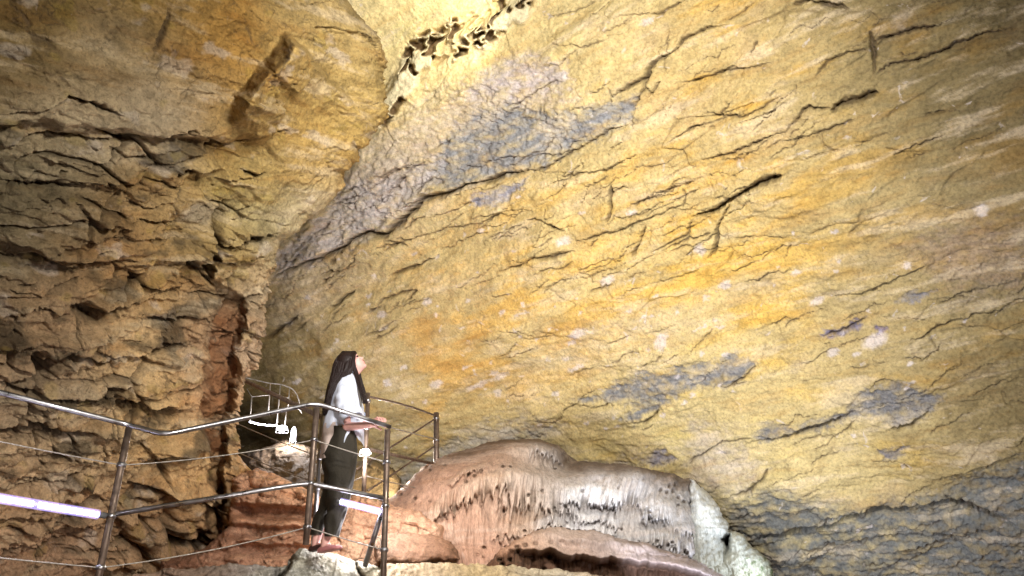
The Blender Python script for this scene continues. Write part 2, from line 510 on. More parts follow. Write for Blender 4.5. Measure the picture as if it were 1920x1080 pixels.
CT_R = [(560,620,(170,126,66)),(500,560,(168,140,90)),(620,520,(205,172,118)),(700,350,(206,184,168)),(800,250,(206,182,156)),(850,130,(222,186,100)),(1000,80,(216,182,105)),(790,60,(236,222,165)),(900,20,(240,226,180)),  # upper chamber's brightness painted into the tones, upper-right falloff too
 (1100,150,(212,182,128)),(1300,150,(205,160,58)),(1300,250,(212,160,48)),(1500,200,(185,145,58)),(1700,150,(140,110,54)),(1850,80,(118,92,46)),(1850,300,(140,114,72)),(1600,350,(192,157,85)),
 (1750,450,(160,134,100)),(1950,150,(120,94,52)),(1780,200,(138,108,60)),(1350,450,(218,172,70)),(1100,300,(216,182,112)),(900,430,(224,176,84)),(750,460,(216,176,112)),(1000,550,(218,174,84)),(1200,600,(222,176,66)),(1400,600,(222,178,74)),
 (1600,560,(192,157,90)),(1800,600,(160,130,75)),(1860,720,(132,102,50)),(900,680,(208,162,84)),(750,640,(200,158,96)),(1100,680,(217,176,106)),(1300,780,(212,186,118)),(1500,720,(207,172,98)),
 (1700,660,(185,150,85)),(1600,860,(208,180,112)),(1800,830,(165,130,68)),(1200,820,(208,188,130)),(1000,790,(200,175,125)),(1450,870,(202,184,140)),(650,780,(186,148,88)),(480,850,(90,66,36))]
LEDGE = [(705,205),(730,170),(770,110),(850,75),(920,40),(985,-5),(1010,-60),(1060,-400),(400,-400),(500,260)]

def f_right(px, py, U, V, sd):
    ca, sa = math.cos(TH), math.sin(TH)
    s = U * ca + V * sa; t = -U * sa + V * ca
    t = t + 0.035 * s * s * 0.12
    w = fbm(s / 2.6, t / 1.4, 4, 1)
    s1 = s + 0.35 * fbm(s / 1.7, t / 1.1, 4, 2); t1 = t + 0.22 * w
    rough = 0.45 + 0.48 * np.exp(-(((px - 1400) / 420) ** 2 + ((py - 230) / 270) ** 2)) + 0.3 * np.exp(-(((px - 620) / 170) ** 2 + ((py - 420) / 120) ** 2)) + 0.35 * smooth(930, 1010, py)
    h = 0.30 * fbm(s / 4.5, t / 2.6, 3, 3) + 0.06 * fbm(s / 1.6, t / 0.8, 4, 4)
    for i, (L, a) in enumerate(((1.25, .07), (.62, .06), (.30, .045), (.14, .022))):
        q = t1 / L + 0.75 * fbm(s / (2.2 * L), t / (1.6 * L), 4, 10 + i)
        k = np.floor(q); f = q - k
        m = fbm(s / (2.6 * L) + k * 7.31, k * 3.17 + 0.5 + s * 0, 3, 20 + i)
        amp = a * np.clip(0.25 + 1.5 * m, 0, 1.4) * rough
        h = h + amp * np.exp(-f * 2.4) * smooth(0, 0.07, f)
    f1, f2, cid, dx, dy = voro(s1 / 0.95 + 0.3 * w, t1 / 0.42, 31)
    h = h + rough * 0.09 * ((_h1[cid] - .5) * dx + (_h2[cid] - .5) * dy * 1.4 + 0.3 * (_h3[cid] - .5))
    gm = smooth(0.05, 0.35, fbm(s / 1.4, t / 1.0, 3, 33))
    gr = np.exp(-((f2 - f1) / 0.035) ** 2) * gm * np.clip(rough, 0, 1)
    h = h - 0.05 * gr
    f1, f2, cid, dx, dy = voro(s1 / 0.30, t1 / 0.14, 35)
    h = h + 0.045 * rough * ((_h1[cid] - .5) * dx + (_h2[cid] - .5) * dy * 1.4 + 0.25 * (_h3[cid] - .5))
    h = h + 0.032 * fbm(s / 0.42, t / 0.24, 5, 41, 0.6) + 0.012 * fbm(s / .07, t / .05, 2, 43)
    ch, cav = crack_field(px, py, CR_R, 50)
    h = h + ch
    cav = np.maximum(cav, gr * 0.6)
    # recess of the bright upper chamber with its honeycomb of calcite pockets along the lip
    sdl, _, _ = poly_sd(px + 9 * fbm(px / 40, py / 40, 3, 61), py + 9 * fbm(px / 40, py / 40, 3, 62), LEDGE)
    rec = smooth(-6, 60, sdl)
    h = h * (1 - 0.45 * rec) - 0.35 * smooth(-4, 30, sdl) + 0.55 * smooth(40, 330, sdl)
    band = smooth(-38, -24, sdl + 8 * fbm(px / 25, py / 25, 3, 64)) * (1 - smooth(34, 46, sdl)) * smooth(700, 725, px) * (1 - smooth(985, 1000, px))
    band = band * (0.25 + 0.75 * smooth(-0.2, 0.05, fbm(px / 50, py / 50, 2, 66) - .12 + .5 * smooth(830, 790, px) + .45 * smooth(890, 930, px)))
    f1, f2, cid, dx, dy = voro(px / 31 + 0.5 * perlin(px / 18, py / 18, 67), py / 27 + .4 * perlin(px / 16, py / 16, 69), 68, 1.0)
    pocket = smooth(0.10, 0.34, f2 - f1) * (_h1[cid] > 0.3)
    deep = band * (0.45 * pocket - .12)
    # deep dark passage to the lower left
    pas = np.exp(-(((px - 470) / 70) ** 2 + ((py - 850) / 55) ** 2))
    deep = deep + 1.8 * pas
    st = zones(px, py, CT_R)
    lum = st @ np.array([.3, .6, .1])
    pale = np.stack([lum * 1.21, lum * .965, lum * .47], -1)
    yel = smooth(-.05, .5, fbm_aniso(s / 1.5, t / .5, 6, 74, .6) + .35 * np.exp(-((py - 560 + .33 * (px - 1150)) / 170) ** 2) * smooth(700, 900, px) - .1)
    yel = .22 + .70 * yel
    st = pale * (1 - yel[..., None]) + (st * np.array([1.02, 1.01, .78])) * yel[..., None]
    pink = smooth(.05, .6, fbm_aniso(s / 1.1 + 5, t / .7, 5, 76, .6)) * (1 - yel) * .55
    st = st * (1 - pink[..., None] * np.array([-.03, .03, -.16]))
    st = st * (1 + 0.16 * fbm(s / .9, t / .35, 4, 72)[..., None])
    for pts, soft, amt, c in GREY:
        P = np.array(pts, float)
        x0, y0 = P.min(0) - 60; x1, y1 = P.max(0) + 60
        i0, i1 = np.searchsorted(px[0], [x0, x1]); j0, j1 = np.searchsorted(py[:, 0], [y0, y1])
        sl = (slice(j0, j1), slice(i0, i1))
        X, Y = px[sl], py[sl]
        if X.size == 0: continue
        d, _, _ = poly_sd(X + 14 * fbm(X / 40, Y / 25, 5, 80, .65), Y + 11 * fbm(X / 40, Y / 25, 5, 83, .65), pts)
        d = d + soft * 0.9 * fbm(X / 22, Y / 12, 4, 86, .6)
        m = smooth(-soft * .8, soft * 1.0, d + 5 * fbm(X / 9, Y / 6, 3, 90)) * amt * np.clip(0.85 + 0.8 * fbm(X / 30, Y / 14, 4, 88), .3, 1)
        st[sl] = mix(st[sl], s2l(c), m)
        h[sl] += m * (-.05 + .05 * fbm(X / 10, Y / 6, 4, 87, .6))
    # pale calcite blooms scattered along the beds
    rs = np.random.RandomState(5)
    blooms = [(1090,620,15,9),(1075,640,10,5),(930,712,16,6),(890,728,22,5),(925,745,8,7),(1240,640,9,14),(1355,540,11,8),(820,720,10,7),(730,715,9,6),(1245,630,8,6),(1190,395,9,6),(1060,450,13,7),
              (1080,690,16,4),(800,565,7,6),(715,590,9,7),(1310,470,9,11),(1640,640,22,12),(1840,395,13,11),(1140,525,14,7),(1560,665,12,7),(1700,500,9,6),(1530,570,14,6),(1490,515,10,5),(1060,140,10,8),(1215,40,14,6)]
    for i in range(110):
        x = rs.normal(1080, 300); y = rs.normal(640, 120)
        blooms.append((x, y, rs.uniform(2, 8), rs.uniform(1.5, 4)))
    bx = px + 7 * fbm(px / 12, py / 9, 4, 91, .65); by = py + 5 * fbm(px / 12, py / 9, 4, 93, .65)
    for x, y, a, b in blooms:
        i0, i1 = np.searchsorted(px[0], [x - 3 * a - 9, x + 3 * a + 9]); j0, j1 = np.searchsorted(py[:, 0], [y - 3 * b - 9, y + 3 * b + 9])
        sl = (slice(j0, j1), slice(i0, i1))
        X, Y = bx[sl] - x, by[sl] - y
        if X.size == 0: continue
        r = ((X * .93 - Y * .37) / a) ** 2 + ((X * .37 + Y * .93) / b) ** 2
        st[sl] = mix(st[sl], s2l((222, 212, 212)), smooth(1.9, 0.3, r) * 0.6)
    st = mix(st, s2l((236, 226, 190)), band * 0.6)
    st = mix(st, s2l((128, 88, 36)), band * pocket * .8)  # pocket interiors darkened in colour, as shade the lamps would wash out
    return h, st * 0.86, np.maximum(cav * (1 - 0.5 * rec), band * pocket * .35), deep

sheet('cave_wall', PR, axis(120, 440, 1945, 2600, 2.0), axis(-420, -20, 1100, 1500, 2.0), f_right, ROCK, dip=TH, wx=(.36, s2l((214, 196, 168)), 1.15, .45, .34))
tag(bpy.data.objects['cave_wall'], kind='structure')

# ---- rock mass on the left
PL = Plane((0, 600, 6.7), (480, 600, 8.9), (400, 0, 7.1))
OUT_L = [(-700,-500),(520,-500),(600,-200),(640,-60),(655,0),(690,60),(703,110),(714,190),(722,215),(700,250),(680,280),(662,310),(650,340),(620,385),(585,412),(550,432),(522,452),(515,480),(505,520),(496,560),(491,620),(479,660),(463,690),(455,720),(448,760),(444,800),(447,840),(452,880),(455,940),(452,1000),(446,1040),(440,1500),(-700,1500)]
CR_L = [
 ([(-20,190),(40,187),(70,175),(90,160),(130,170),(180,190)], 3, .16, .10),
 ([(0,262),(60,245),(110,243),(150,250),(230,240),(320,231)], 3.0, .16, .10),
 ([(255,236),(290,233),(325,226)], 5.5, .3, .10),
 ([(360,285),(362,262),(385,252)], 5.0, .24, .08),
 ([(350,240),(400,262),(470,252),(540,245)], 2.2, .1, .05),
 ([(455,165),(500,130),(530,75)], 3.0, .0, .0),
 ([(415,375),(408,400),(394,430),(390,480),(390,520)], 5.0, .35, .0),
 ([(395,455),(430,450),(470,440),(505,438)], 3.4, .2, .12),
 ([(120,560),(170,585),(215,560),(260,510)], 9, .3, .10),
 ([(235,500),(260,530),(330,545)], 3, .14, .10),
 ([(270,590),(330,600),(390,590)], 4, .2, .12),
 ([(0,700),(60,690),(110,650),(160,662)], 6, .3, .10),
 ([(40,640),(60,670),(85,672)], 12, .4, .05),
 ([(150,655),(180,668),(250,660),(300,640),(350,640)], 5, .22, .12),
 ([(0,705),(50,725),(120,735),(180,725),(240,700)], 6, .22, .10),
 ([(200,745),(240,750),(290,760),(330,770)], 8, .3, .14),
 ([(40,775),(100,800),(160,800)], 7, .26, .10),
 ([(120,650),(126,600),(150,560)], 2.5, .1, 0),
 ([(54,850),(60,805),(100,800),(130,815),(132,848)], 2.2, .1, .02),
 ([(54,848),(95,850),(140,852),(185,865)], 2.6, .12, .05),
 ([(92,850),(92,810)], 1.8, .08, 0),
 ([(100,945),(102,920),(115,900),(145,880),(165,870)], 2.6, .12, .03),
 ([(185,800),(190,860),(187,870)], 2.0, .1, 0),
 ([(297,835),(297,870),(310,895)], 3, .16, .03),
 ([(230,905),(290,912),(350,925)], 4, .2, .12),
 ([(120,365),(155,405),(190,390)], 2.5, .1, .08),
 ([(0,330),(60,340),(130,330),(200,335)], 3.5, .14, .12),
 ([(140,330),(180,325),(210,330)], 5, .2, .06),
 ([(120,440),(180,420),(240,405),(320,410)], 3, .12, .10),
 ([(300,320),(340,312),(360,320)], 4, .16, .06),
 ([(440,312),(460,322),(482,316)], 3, .14, .05),
 ([(340,480),(380,510),(392,530)], 5, .2, .05),
 ([(0,480),(60,470),(110,490),(170,480),(240,475)], 3, .12, .10),
 ([(300,10),(290,50),(270,90)], 3, .05, .05),
 ([(0,580),(50,560),(110,575)], 4, .16, .10),
 ([(0,880),(40,890),(90,900)], 2.4, .1, .06),
 ([(10,985),(80,1000),(150,990),(190,985)], 4, .18, .10),
 ([(60,1060),(75,1030),(130,1015)], 3, .12, .05),
]
CT_L = [(50,50,(112,88,44)),(300,50,(140,112,58)),(385,85,(165,118,36)),(560,130,(168,136,70)),(620,60,(160,135,85)),(600,300,(182,142,62)),(450,250,(160,130,75)),(200,150,(150,120,65)),(130,200,(180,158,128)),(215,195,(190,175,160)),
 (100,300,(98,88,66)),(250,330,(148,122,78)),(60,450,(112,98,76)),(200,430,(152,114,72)),(350,450,(155,125,75)),(480,400,(140,130,72)),(560,440,(192,178,155)),(450,490,(128,98,46)),(470,620,(196,172,148)),(465,740,(196,170,140)),
 (400,720,(136,74,34)),(420,600,(90,60,34)),(250,650,(186,154,112)),(80,620,(150,120,90)),(300,720,(190,158,108)),(100,740,(150,130,110)),(150,830,(184,154,116)),(330,850,(190,160,115)),(60,900,(192,158,124)),(250,950,(160,126,94)),
 (350,980,(146,112,82)),(420,870,(160,124,66)),(430,960,(176,120,80)),(80,1040,(176,136,108)),(520,230,(172,138,70)),(640,180,(168,142,80))]
CR_L = CR_L + hairlines(70, (-20, 250, 480, 1040), (4, 12), (25, 110), (1.2, 2.4), (.05, .12), (.02, .07)) + hairlines(40, (-20, 560, 400, 1060), (85, 16), (15, 55), (1, 2), (.05, .1), (0, .01)) + hairlines(36, (250, 0, 720, 420), (30, 25), (15, 60), (.8, 1.5), (.02, .05), (0, .03))
FACET = [(436,135),(470,100),(526,65),(532,105),(500,135),(450,172),(415,205),(380,215),(405,180),(440,160)]

def f_left(px, py, U, V, sd):
    s = U - 0.10 * V; t = V + 0.05 * U
    w = fbm(s / 1.7, t / 1.0, 4, 101)
    t1 = t + .20 * w; s1 = s + .22 * fbm(s / 1.1, t / .9, 4, 102)
    # smooth hanging slab above, broken bedded blocks below
    edge = 232 + 0.07 * (px - 300) + 26 * fbm(px / 110, py / 110, 3, 103)
    low = smooth(-14, 30, py - edge) * (1 - smooth(360, 470, px + 0.55 * (330 - py)) * (1 - smooth(420, 520, py)))
    r = 0.42 + 0.75 * low
    gx = np.interp(py, [360, 420, 520, 560, 640, 760, 830, 900, 1010, 1080], [418, 395, 391, 432, 412, 395, 402, 398, 378, 370])
    gw = np.interp(py, [360, 420, 520, 560, 640, 760, 800, 900, 1010, 1080], [2, 5, 5, 26, 30, 34, 22, 12, 22, 10])
    strip = smooth(-1.6, -.7, (px - gx) / gw) * smooth(420, 540, py)
    r = r * (1 - .72 * strip)
    h = 0.26 * fbm(s / 2.6, t / 1.6, 3, 104) + 0.10 * fbm(s / .9, t / .5, 4, 105) * r
    h = h + 0.30 * (1 - smooth(-6, 20, py - edge)) * (1 - smooth(330, 520, px))
    for i, (L, a) in enumerate(((.85, .20), (.40, .15), (.19, .075), (.09, .03))):
        q = t1 / L + 0.7 * fbm(s / (2.0 * L), t / (1.5 * L), 4, 110 + i)
        k = np.floor(q); f = q - k
        m = fbm(s / (2.0 * L) + k * 5.31, k * 2.17 + 0.5 + s * 0, 3, 120 + i)
        amp = a * np.clip(0.30 + 1.4 * m, 0, 1.4) * r
        h = h + amp * np.exp(-f * 2.0) * smooth(0, 0.09, f)
    f1, f2, cid, dx, dy = voro(s1 / 0.62, t1 / 0.36, 131)
    pil = 1 - smooth(0.0, 0.55, f1) * .5
    h = h + r * (0.13 * ((_h1[cid] - .5) * dx + (_h2[cid] - .5) * dy * 1.3 + 0.5 * (_h3[cid] - .5)) + 0.05 * pil)
    gm = smooth(-0.1, 0.3, fbm(s / 1.1, t / .9, 3, 133)) * low
    gr = np.exp(-((f2 - f1) / 0.05) ** 2) * gm
    h = h - 0.13 * gr
    f1, f2, cid, dx, dy = voro(s1 / 0.22, t1 / 0.13, 135)
    h = h + r * 0.055 * ((_h1[cid] - .5) * dx + (_h2[cid] - .5) * dy * 1.3 + 0.35 * (_h3[cid] - .5))
    gr2 = np.exp(-((f2 - f1) / 0.06) ** 2) * gm
    h = h - 0.02 * gr2
    f1, f2, cid, dx, dy = voro(s / .95 + .35 * w, t / .75 + .3 * w, 189)
    h = h + (1 - low) * (.16 * ((_h1[cid] - .5) * dx + (_h2[cid] - .5) * dy) + .05 * (_h3[cid] - .5))
    # rounded cobbles at the foot of the wall
    cob = smooth(930, 985, py + 0.35 * (px - 300) * 0 + 14 * fbm(px / 40, py / 40, 3, 137)) * smooth(190, 250, px) * (1 - smooth(390, 430, px))
    f1, f2, cid, dx, dy = voro(px / 44 + .25 * w, py / 36, 139)
    h = h + cob * (0.42 * np.sqrt(np.clip(1 - (f1 / .72) ** 2, 0, 1)) - .2)
    cav = np.maximum(gr * .9, cob * smooth(0.12, 0.0, f2 - f1) * .8)
    h = h + 0.04 * r * fbm(s / .3, t / .2, 5, 141, .6) + .010 * fbm(s / .05, t / .04, 2, 143)
    # hanging facet whose underside looks down
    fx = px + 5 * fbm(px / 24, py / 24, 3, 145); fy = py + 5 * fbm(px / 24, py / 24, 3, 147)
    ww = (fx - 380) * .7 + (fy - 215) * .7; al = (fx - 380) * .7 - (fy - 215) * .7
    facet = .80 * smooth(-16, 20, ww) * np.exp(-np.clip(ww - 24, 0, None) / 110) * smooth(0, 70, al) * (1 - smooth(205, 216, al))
    # tall chimney groove
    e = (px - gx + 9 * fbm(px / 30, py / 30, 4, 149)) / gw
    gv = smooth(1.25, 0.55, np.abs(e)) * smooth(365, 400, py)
    deep = gv * np.interp(py, [380, 540, 600, 780, 900, 1080], [.2, .3, .42, .45, .55, .6])
    deep = deep - facet
    hg = gv * np.interp(py, [380, 540, 600, 780, 900, 1080], [.25, .35, .55, .6, .7, .6]) + .9 * np.exp(-sd / 14.0)
    k3 = s + 1.3 * hg
    f1, f2, cid, dx, dy = voro(k3 / .20, t / .19 + .4 * hg, 181)
    h = h + strip * (.13 * fbm(k3 / .35, t / .30, 5, 183, .62) + .07 * np.sqrt(np.clip(1 - (f1 / .75) ** 2, 0, 1)))
    ch, cv = crack_field(px, py, CR_L, 150)
    cav = np.maximum(cav, cv)
    st = zones(px, py, CT_L, 70, 170, 40)
    st = st * (1 + .22 * fbm(s / .6, t / .25, 4, 172)[..., None])
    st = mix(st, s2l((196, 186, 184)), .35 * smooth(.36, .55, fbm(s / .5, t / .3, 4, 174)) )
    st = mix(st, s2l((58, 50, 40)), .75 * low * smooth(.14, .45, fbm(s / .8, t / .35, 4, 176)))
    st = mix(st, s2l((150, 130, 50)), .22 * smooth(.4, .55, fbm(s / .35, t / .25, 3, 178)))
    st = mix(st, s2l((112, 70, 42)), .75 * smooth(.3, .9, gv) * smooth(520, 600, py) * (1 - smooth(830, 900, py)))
    st = mix(st, s2l((112, 84, 42)), .5 * smooth(-16, -6, ww) * (1 - smooth(12, 22, ww)) * smooth(60, 90, al) * (1 - smooth(200, 212, al)))  # shade on the hanging facet painted into the rock colour
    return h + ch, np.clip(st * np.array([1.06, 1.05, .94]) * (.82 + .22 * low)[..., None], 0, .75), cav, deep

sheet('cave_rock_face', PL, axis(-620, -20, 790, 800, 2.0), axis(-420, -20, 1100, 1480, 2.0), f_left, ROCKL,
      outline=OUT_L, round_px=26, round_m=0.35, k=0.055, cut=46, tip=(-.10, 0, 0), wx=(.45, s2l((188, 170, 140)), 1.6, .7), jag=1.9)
tag(bpy.data.objects['cave_rock_face'], kind='structure')
def desat(c, k):
    return c * (1 - k) + (c @ np.array([.3, .6, .1]))[..., None] * k

# ---- loose rocks, floor and flowstone
FLOW = rock_mat('flowstone', speck=0.1, dark=0.15, bump=0.35, scale=1.6, squash=(1.6, 1.6, .45), rough=.82, white=(.75, .72, .72))
ROCKF = rock_mat('floor_rock', speck=0.15, dark=0.45, bump=0.7, scale=1.6)

def f_rock(ctrl, seed, bed=.06, block=.06, cell=.35, fine=.03, fissures=(), extra=None, gain=.85, groove=.03, lump=.12):
    def f(px, py, U, V, sd):
        w = fbm(U / 1.1, V / .8, 4, seed)
        t = V + .15 * w
        h = lump * fbm(U / .9, V / .7, 3, seed + 1)
        for i, (L, a) in enumerate(((.45, 1), (.2, .55), (.08, .22))):
            q = t / L + .7 * fbm(U / (2.2 * L), V / (1.6 * L), 4, seed + 10 + i)
            k = np.floor(q); f_ = q - k
            m = fbm(U / (2 * L) + k * 5.31, k * 2.17 + .5 + U * 0, 3, seed + 20 + i)
            h = h + bed * a * np.clip(.3 + 1.4 * m, 0, 1.4) * np.exp(-f_ * 2) * smooth(0, .1, f_)
        f1, f2, cid, dx, dy = voro(U / cell + .3 * w, V / (cell * .7), seed + 31)
        h = h + block * ((_h1[cid] - .5) * dx + (_h2[cid] - .5) * dy + .4 * (_h3[cid] - .5))
        gr = np.exp(-((f2 - f1) / .05) ** 2) * smooth(-.1, .3, fbm(U / .8, V / .6, 3, seed + 33))
        h = h - groove * gr + fine * fbm(U / .22, V / .16, 5, seed + 41, .6) + fine * .25 * fbm(U / .04, V / .035, 2, seed + 43)
        cav = gr * .6
        if fissures:
            ch, cv = crack_field(px, py, fissures, seed + 50)
            h = h + ch; cav = np.maximum(cav, cv)
        st = zones(px, py, ctrl, 55, seed + 60, 25) * (1 + .2 * fbm(U / .4, V / .2, 4, seed + 72)[..., None])
        if extra is not None:
            h, st, cav = extra(px, py, U, V, sd, h, st, cav)
        return h * 0.15, desat(st, .08) * gain, cav, -h * .85
    return f

PM = Plane((1000, 830, 10.4), (1000, 1050, 9.2), (740, 950, 9.2))
OUT_M = [(640,1010),(690,958),(740,930),(775,900),(800,880),(828,862),(860,852),(900,840),(940,831),(975,829),(1010,830),(1040,839),(1058,855),(1066,868),(1110,873),(1160,880),(1190,888),(1235,900),(1290,906),(1314,914),(1330,940),(1338,980),(1340,1030),(1345,1300),(640,1300)]
# curtains of drip teeth: (crest points, length px, relief m, whiteness)
CURT = [([(795,962),(825,935),(860,918),(900,905),(955,892)], 48, .10, .35),
        ([(930,888),(980,884),(1040,893),(1090,905)], 95, .10, .1),
        ([(1048,918),(1085,912),(1120,915),(1165,925)], 44, .12, .95),
        ([(1080,958),(1130,960),(1165,970)], 26, .08, .6),
        ([(1120,903),(1180,902),(1215,918),(1232,935)], 62, .12, .3),
        ([(1000,972),(1040,968),(1110,978),(1160,985)], 26, .09, .5),
        ([(1200,938),(1235,930),(1262,940)], 56, .12, .75),
        ([(1196,985),(1240,992),(1300,1010)], 44, .10, .5),
        ([(1255,935),(1290,940),(1325,960)], 90, .06, .15),
        ([(985,838),(1020,838),(1056,850)], 34, .08, .35),
        ([(830,915),(865,893),(905,880)], 20, .06, .2),
        ([(920,985),(960,975),(1000,985)], 40, .05, .1)]
CT_M = [(720,960,(188,128,88)),(800,900,(176,118,78)),(860,880,(182,128,88)),(900,850,(150,104,66)),(980,840,(124,90,58)),(1050,860,(140,122,106)),(850,960,(206,140,94)),(950,940,(204,156,118)),(1000,930,(200,168,140)),  # warm left, cool right and unlit crest are lamp effects put into these tones
        (1100,885,(120,92,66)),(1200,895,(128,102,78)),(1090,935,(205,200,210)),(1150,960,(190,180,180)),(1250,960,(172,166,170)),(1300,980,(176,170,174)),(1280,915,(150,138,124)),(900,1010,(196,128,84)),(780,1000,(198,140,100)),(1300,1040,(180,172,176))]

def f_mound(px, py, U, V, sd):
    big = .10 * fbm(U / 1.2, V / .8, 3, 201) + .20 * np.exp(-(((px - 990) / 78) ** 2 + ((py - 850) / 22) ** 2)) + .28 * np.exp(-(((px - 880) / 120) ** 2 + ((py - 900) / 45) ** 2)) + .25 * np.exp(-(((px - 1190) / 110) ** 2 + ((py - 905) / 22) ** 2))
    h = 0 * big
    xw = px + 6 * fbm(px / 60, py / 90, 3, 203)
    fl = fbm_aniso(xw / 11, py / 120, 3, 205); fl2 = fbm_aniso(xw / 4.5, py / 60, 2, 207)
    low = smooth(0, 60, sd)
    h = h + low * (.020 * (1 - 2 * np.abs(fl)) + .007 * fl2)
    st = zones(px, py, CT_M, 48, 210, 22)
    cav = .22 * smooth(.3, .8, np.abs(fl)) * low * smooth(-.1, .3, fbm(px / 50, py / 40, 3, 212))
    for n, (pts, L, a, wh) in enumerate(CURT):
        P = np.array(pts, float)
        cy = np.interp(px, P[:, 0], P[:, 1]) + 5 * fbm(px / 30, px * 0 + n, 3, 215)
        ins = smooth(P[0, 0] - 8, P[0, 0] + 16, px) * (1 - smooth(P[-1, 0] - 16, P[-1, 0] + 8, px))
        d = (py - cy) / L
        colm = perlin(xw / 7.5 + n * 9.7, px * 0 + n, 220) * .8 + perlin(xw / 3.4, px * 0 + n * 3, 221) * .35
        end = np.clip(.78 + .42 * colm, .25, 1.25)
        u = np.clip(d / end, 0, 1)
        ridge = .55 + .45 * (1 - 2 * np.abs(perlin(xw / 8.5 + n * 3.3, py / 90, 223)))
        prof = smooth(-.12, .22, d) * (u ** .7 * .6 + .4) * (1 - smooth(.93, 1.02, d / end))
        h = h + ins * a * 1.35 * prof * ridge
        m = ins * smooth(-.05, .2, d) * (1 - smooth(.9, 1.0, d / end))
        st = mix(st, s2l((226, 224, 232)) if px.shape and P[:, 0].mean() > 1000 else s2l((226, 196, 164)), wh * .75 * m * (.5 + .5 * ridge))
        under = ins * smooth(.9, 1.02, d / end) * (1 - smooth(1.0, 1.35, d / end))
        h = h - under * .05; cav = np.maximum(cav, under * .55 * ins)
        gap = m * smooth(.45, .85, np.abs(perlin(xw / 8.5 + n * 3.3, py / 90, 223)) * 1.6) * smooth(.35, .8, d)
        h = h - gap * a * .9; cav = np.maximum(cav, gap * .8)
    f1, f2, cid, dx, dy = voro(px / 13, py / 11, 230)
    pit = smooth(.34, .16, f1) * (_h1[cid] > .72) * smooth(0, .3, fbm(px / 45, py / 35, 3, 232)) * (py > 880)
    h = h - .09 * pit; cav = np.maximum(cav, pit * .8)
    h = h + .015 * fbm(U / .15, V / .2, 4, 234)
    # shade of the unlit upward faces, painted in as brown
    top = smooth(34, 4, sd + 10 * fbm(px / 40, py / 40, 3, 236)) * smooth(780, 860, px) * (py < 925)
    st = mix(st, s2l((92, 66, 42)), .75 * top)
    return big + h * 0.1, desat(st, .34) * np.array([.94, .95, .93]), cav, -h * .9

o = sheet('flowstone_mound', PM, axis(600, 620, 1360, 1380, 1.5), axis(780, 790, 1100, 1340, 1.5), f_mound, FLOW, OUT_M, 95, .95, .06, 40, wx=(.25, s2l((214, 196, 182)), 1.2, .2))
tag(o, 'big domed flowstone mound with rows of white drip curtains', 'flowstone')

# lower shelf of the flowstone, pale above, hollow beneath with its shade painted brown
def ex_apron(px, py, U, V, sd, h, st, cav):
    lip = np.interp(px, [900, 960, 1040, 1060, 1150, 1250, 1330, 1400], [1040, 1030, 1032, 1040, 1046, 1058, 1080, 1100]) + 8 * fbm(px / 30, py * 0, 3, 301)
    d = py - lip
    rows = np.abs((d + 55) % 26 - 13) / 13
    h = h + .05 * rows * (d < 0)
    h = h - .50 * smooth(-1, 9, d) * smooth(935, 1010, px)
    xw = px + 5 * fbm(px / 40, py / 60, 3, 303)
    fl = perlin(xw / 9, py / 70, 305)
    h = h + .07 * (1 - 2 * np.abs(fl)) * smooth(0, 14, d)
    st = mix(st, s2l((92, 60, 38)), smooth(-2, 8, d) * .9)  # shade under the lip put into the colour
    f1, f2, cid, dx, dy = voro(px / 16, py / 13, 307)
    pit = smooth(.40, .2, f1) * (_h1[cid] > .45) * smooth(1100, 1010, px) * smooth(1005, 1030, py)
    h = h - .12 * pit
    return h, st, np.maximum(cav, pit * .9)
PA = Plane((1000, 1000, 8.6), (1000, 1080, 8.3), (1330, 1060, 8.9))
CT_A = [(960,1030,(184,138,100)),(1040,1005,(200,176,158)),(1120,1010,(194,182,178)),(1200,1030,(186,178,180)),(1300,1060,(170,162,166)),(1100,1060,(160,104,66)),(1230,1080,(150,100,64)),(920,1060,(186,122,80))]
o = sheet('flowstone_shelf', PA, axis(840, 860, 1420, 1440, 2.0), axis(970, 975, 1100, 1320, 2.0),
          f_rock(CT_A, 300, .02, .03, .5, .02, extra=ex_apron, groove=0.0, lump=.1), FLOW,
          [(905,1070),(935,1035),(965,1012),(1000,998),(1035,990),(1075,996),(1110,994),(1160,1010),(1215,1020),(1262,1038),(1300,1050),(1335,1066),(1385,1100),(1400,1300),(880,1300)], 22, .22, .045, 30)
tag(o, 'low scalloped flowstone shelf below the mound, hollow underneath with shade painted brown', 'flowstone')

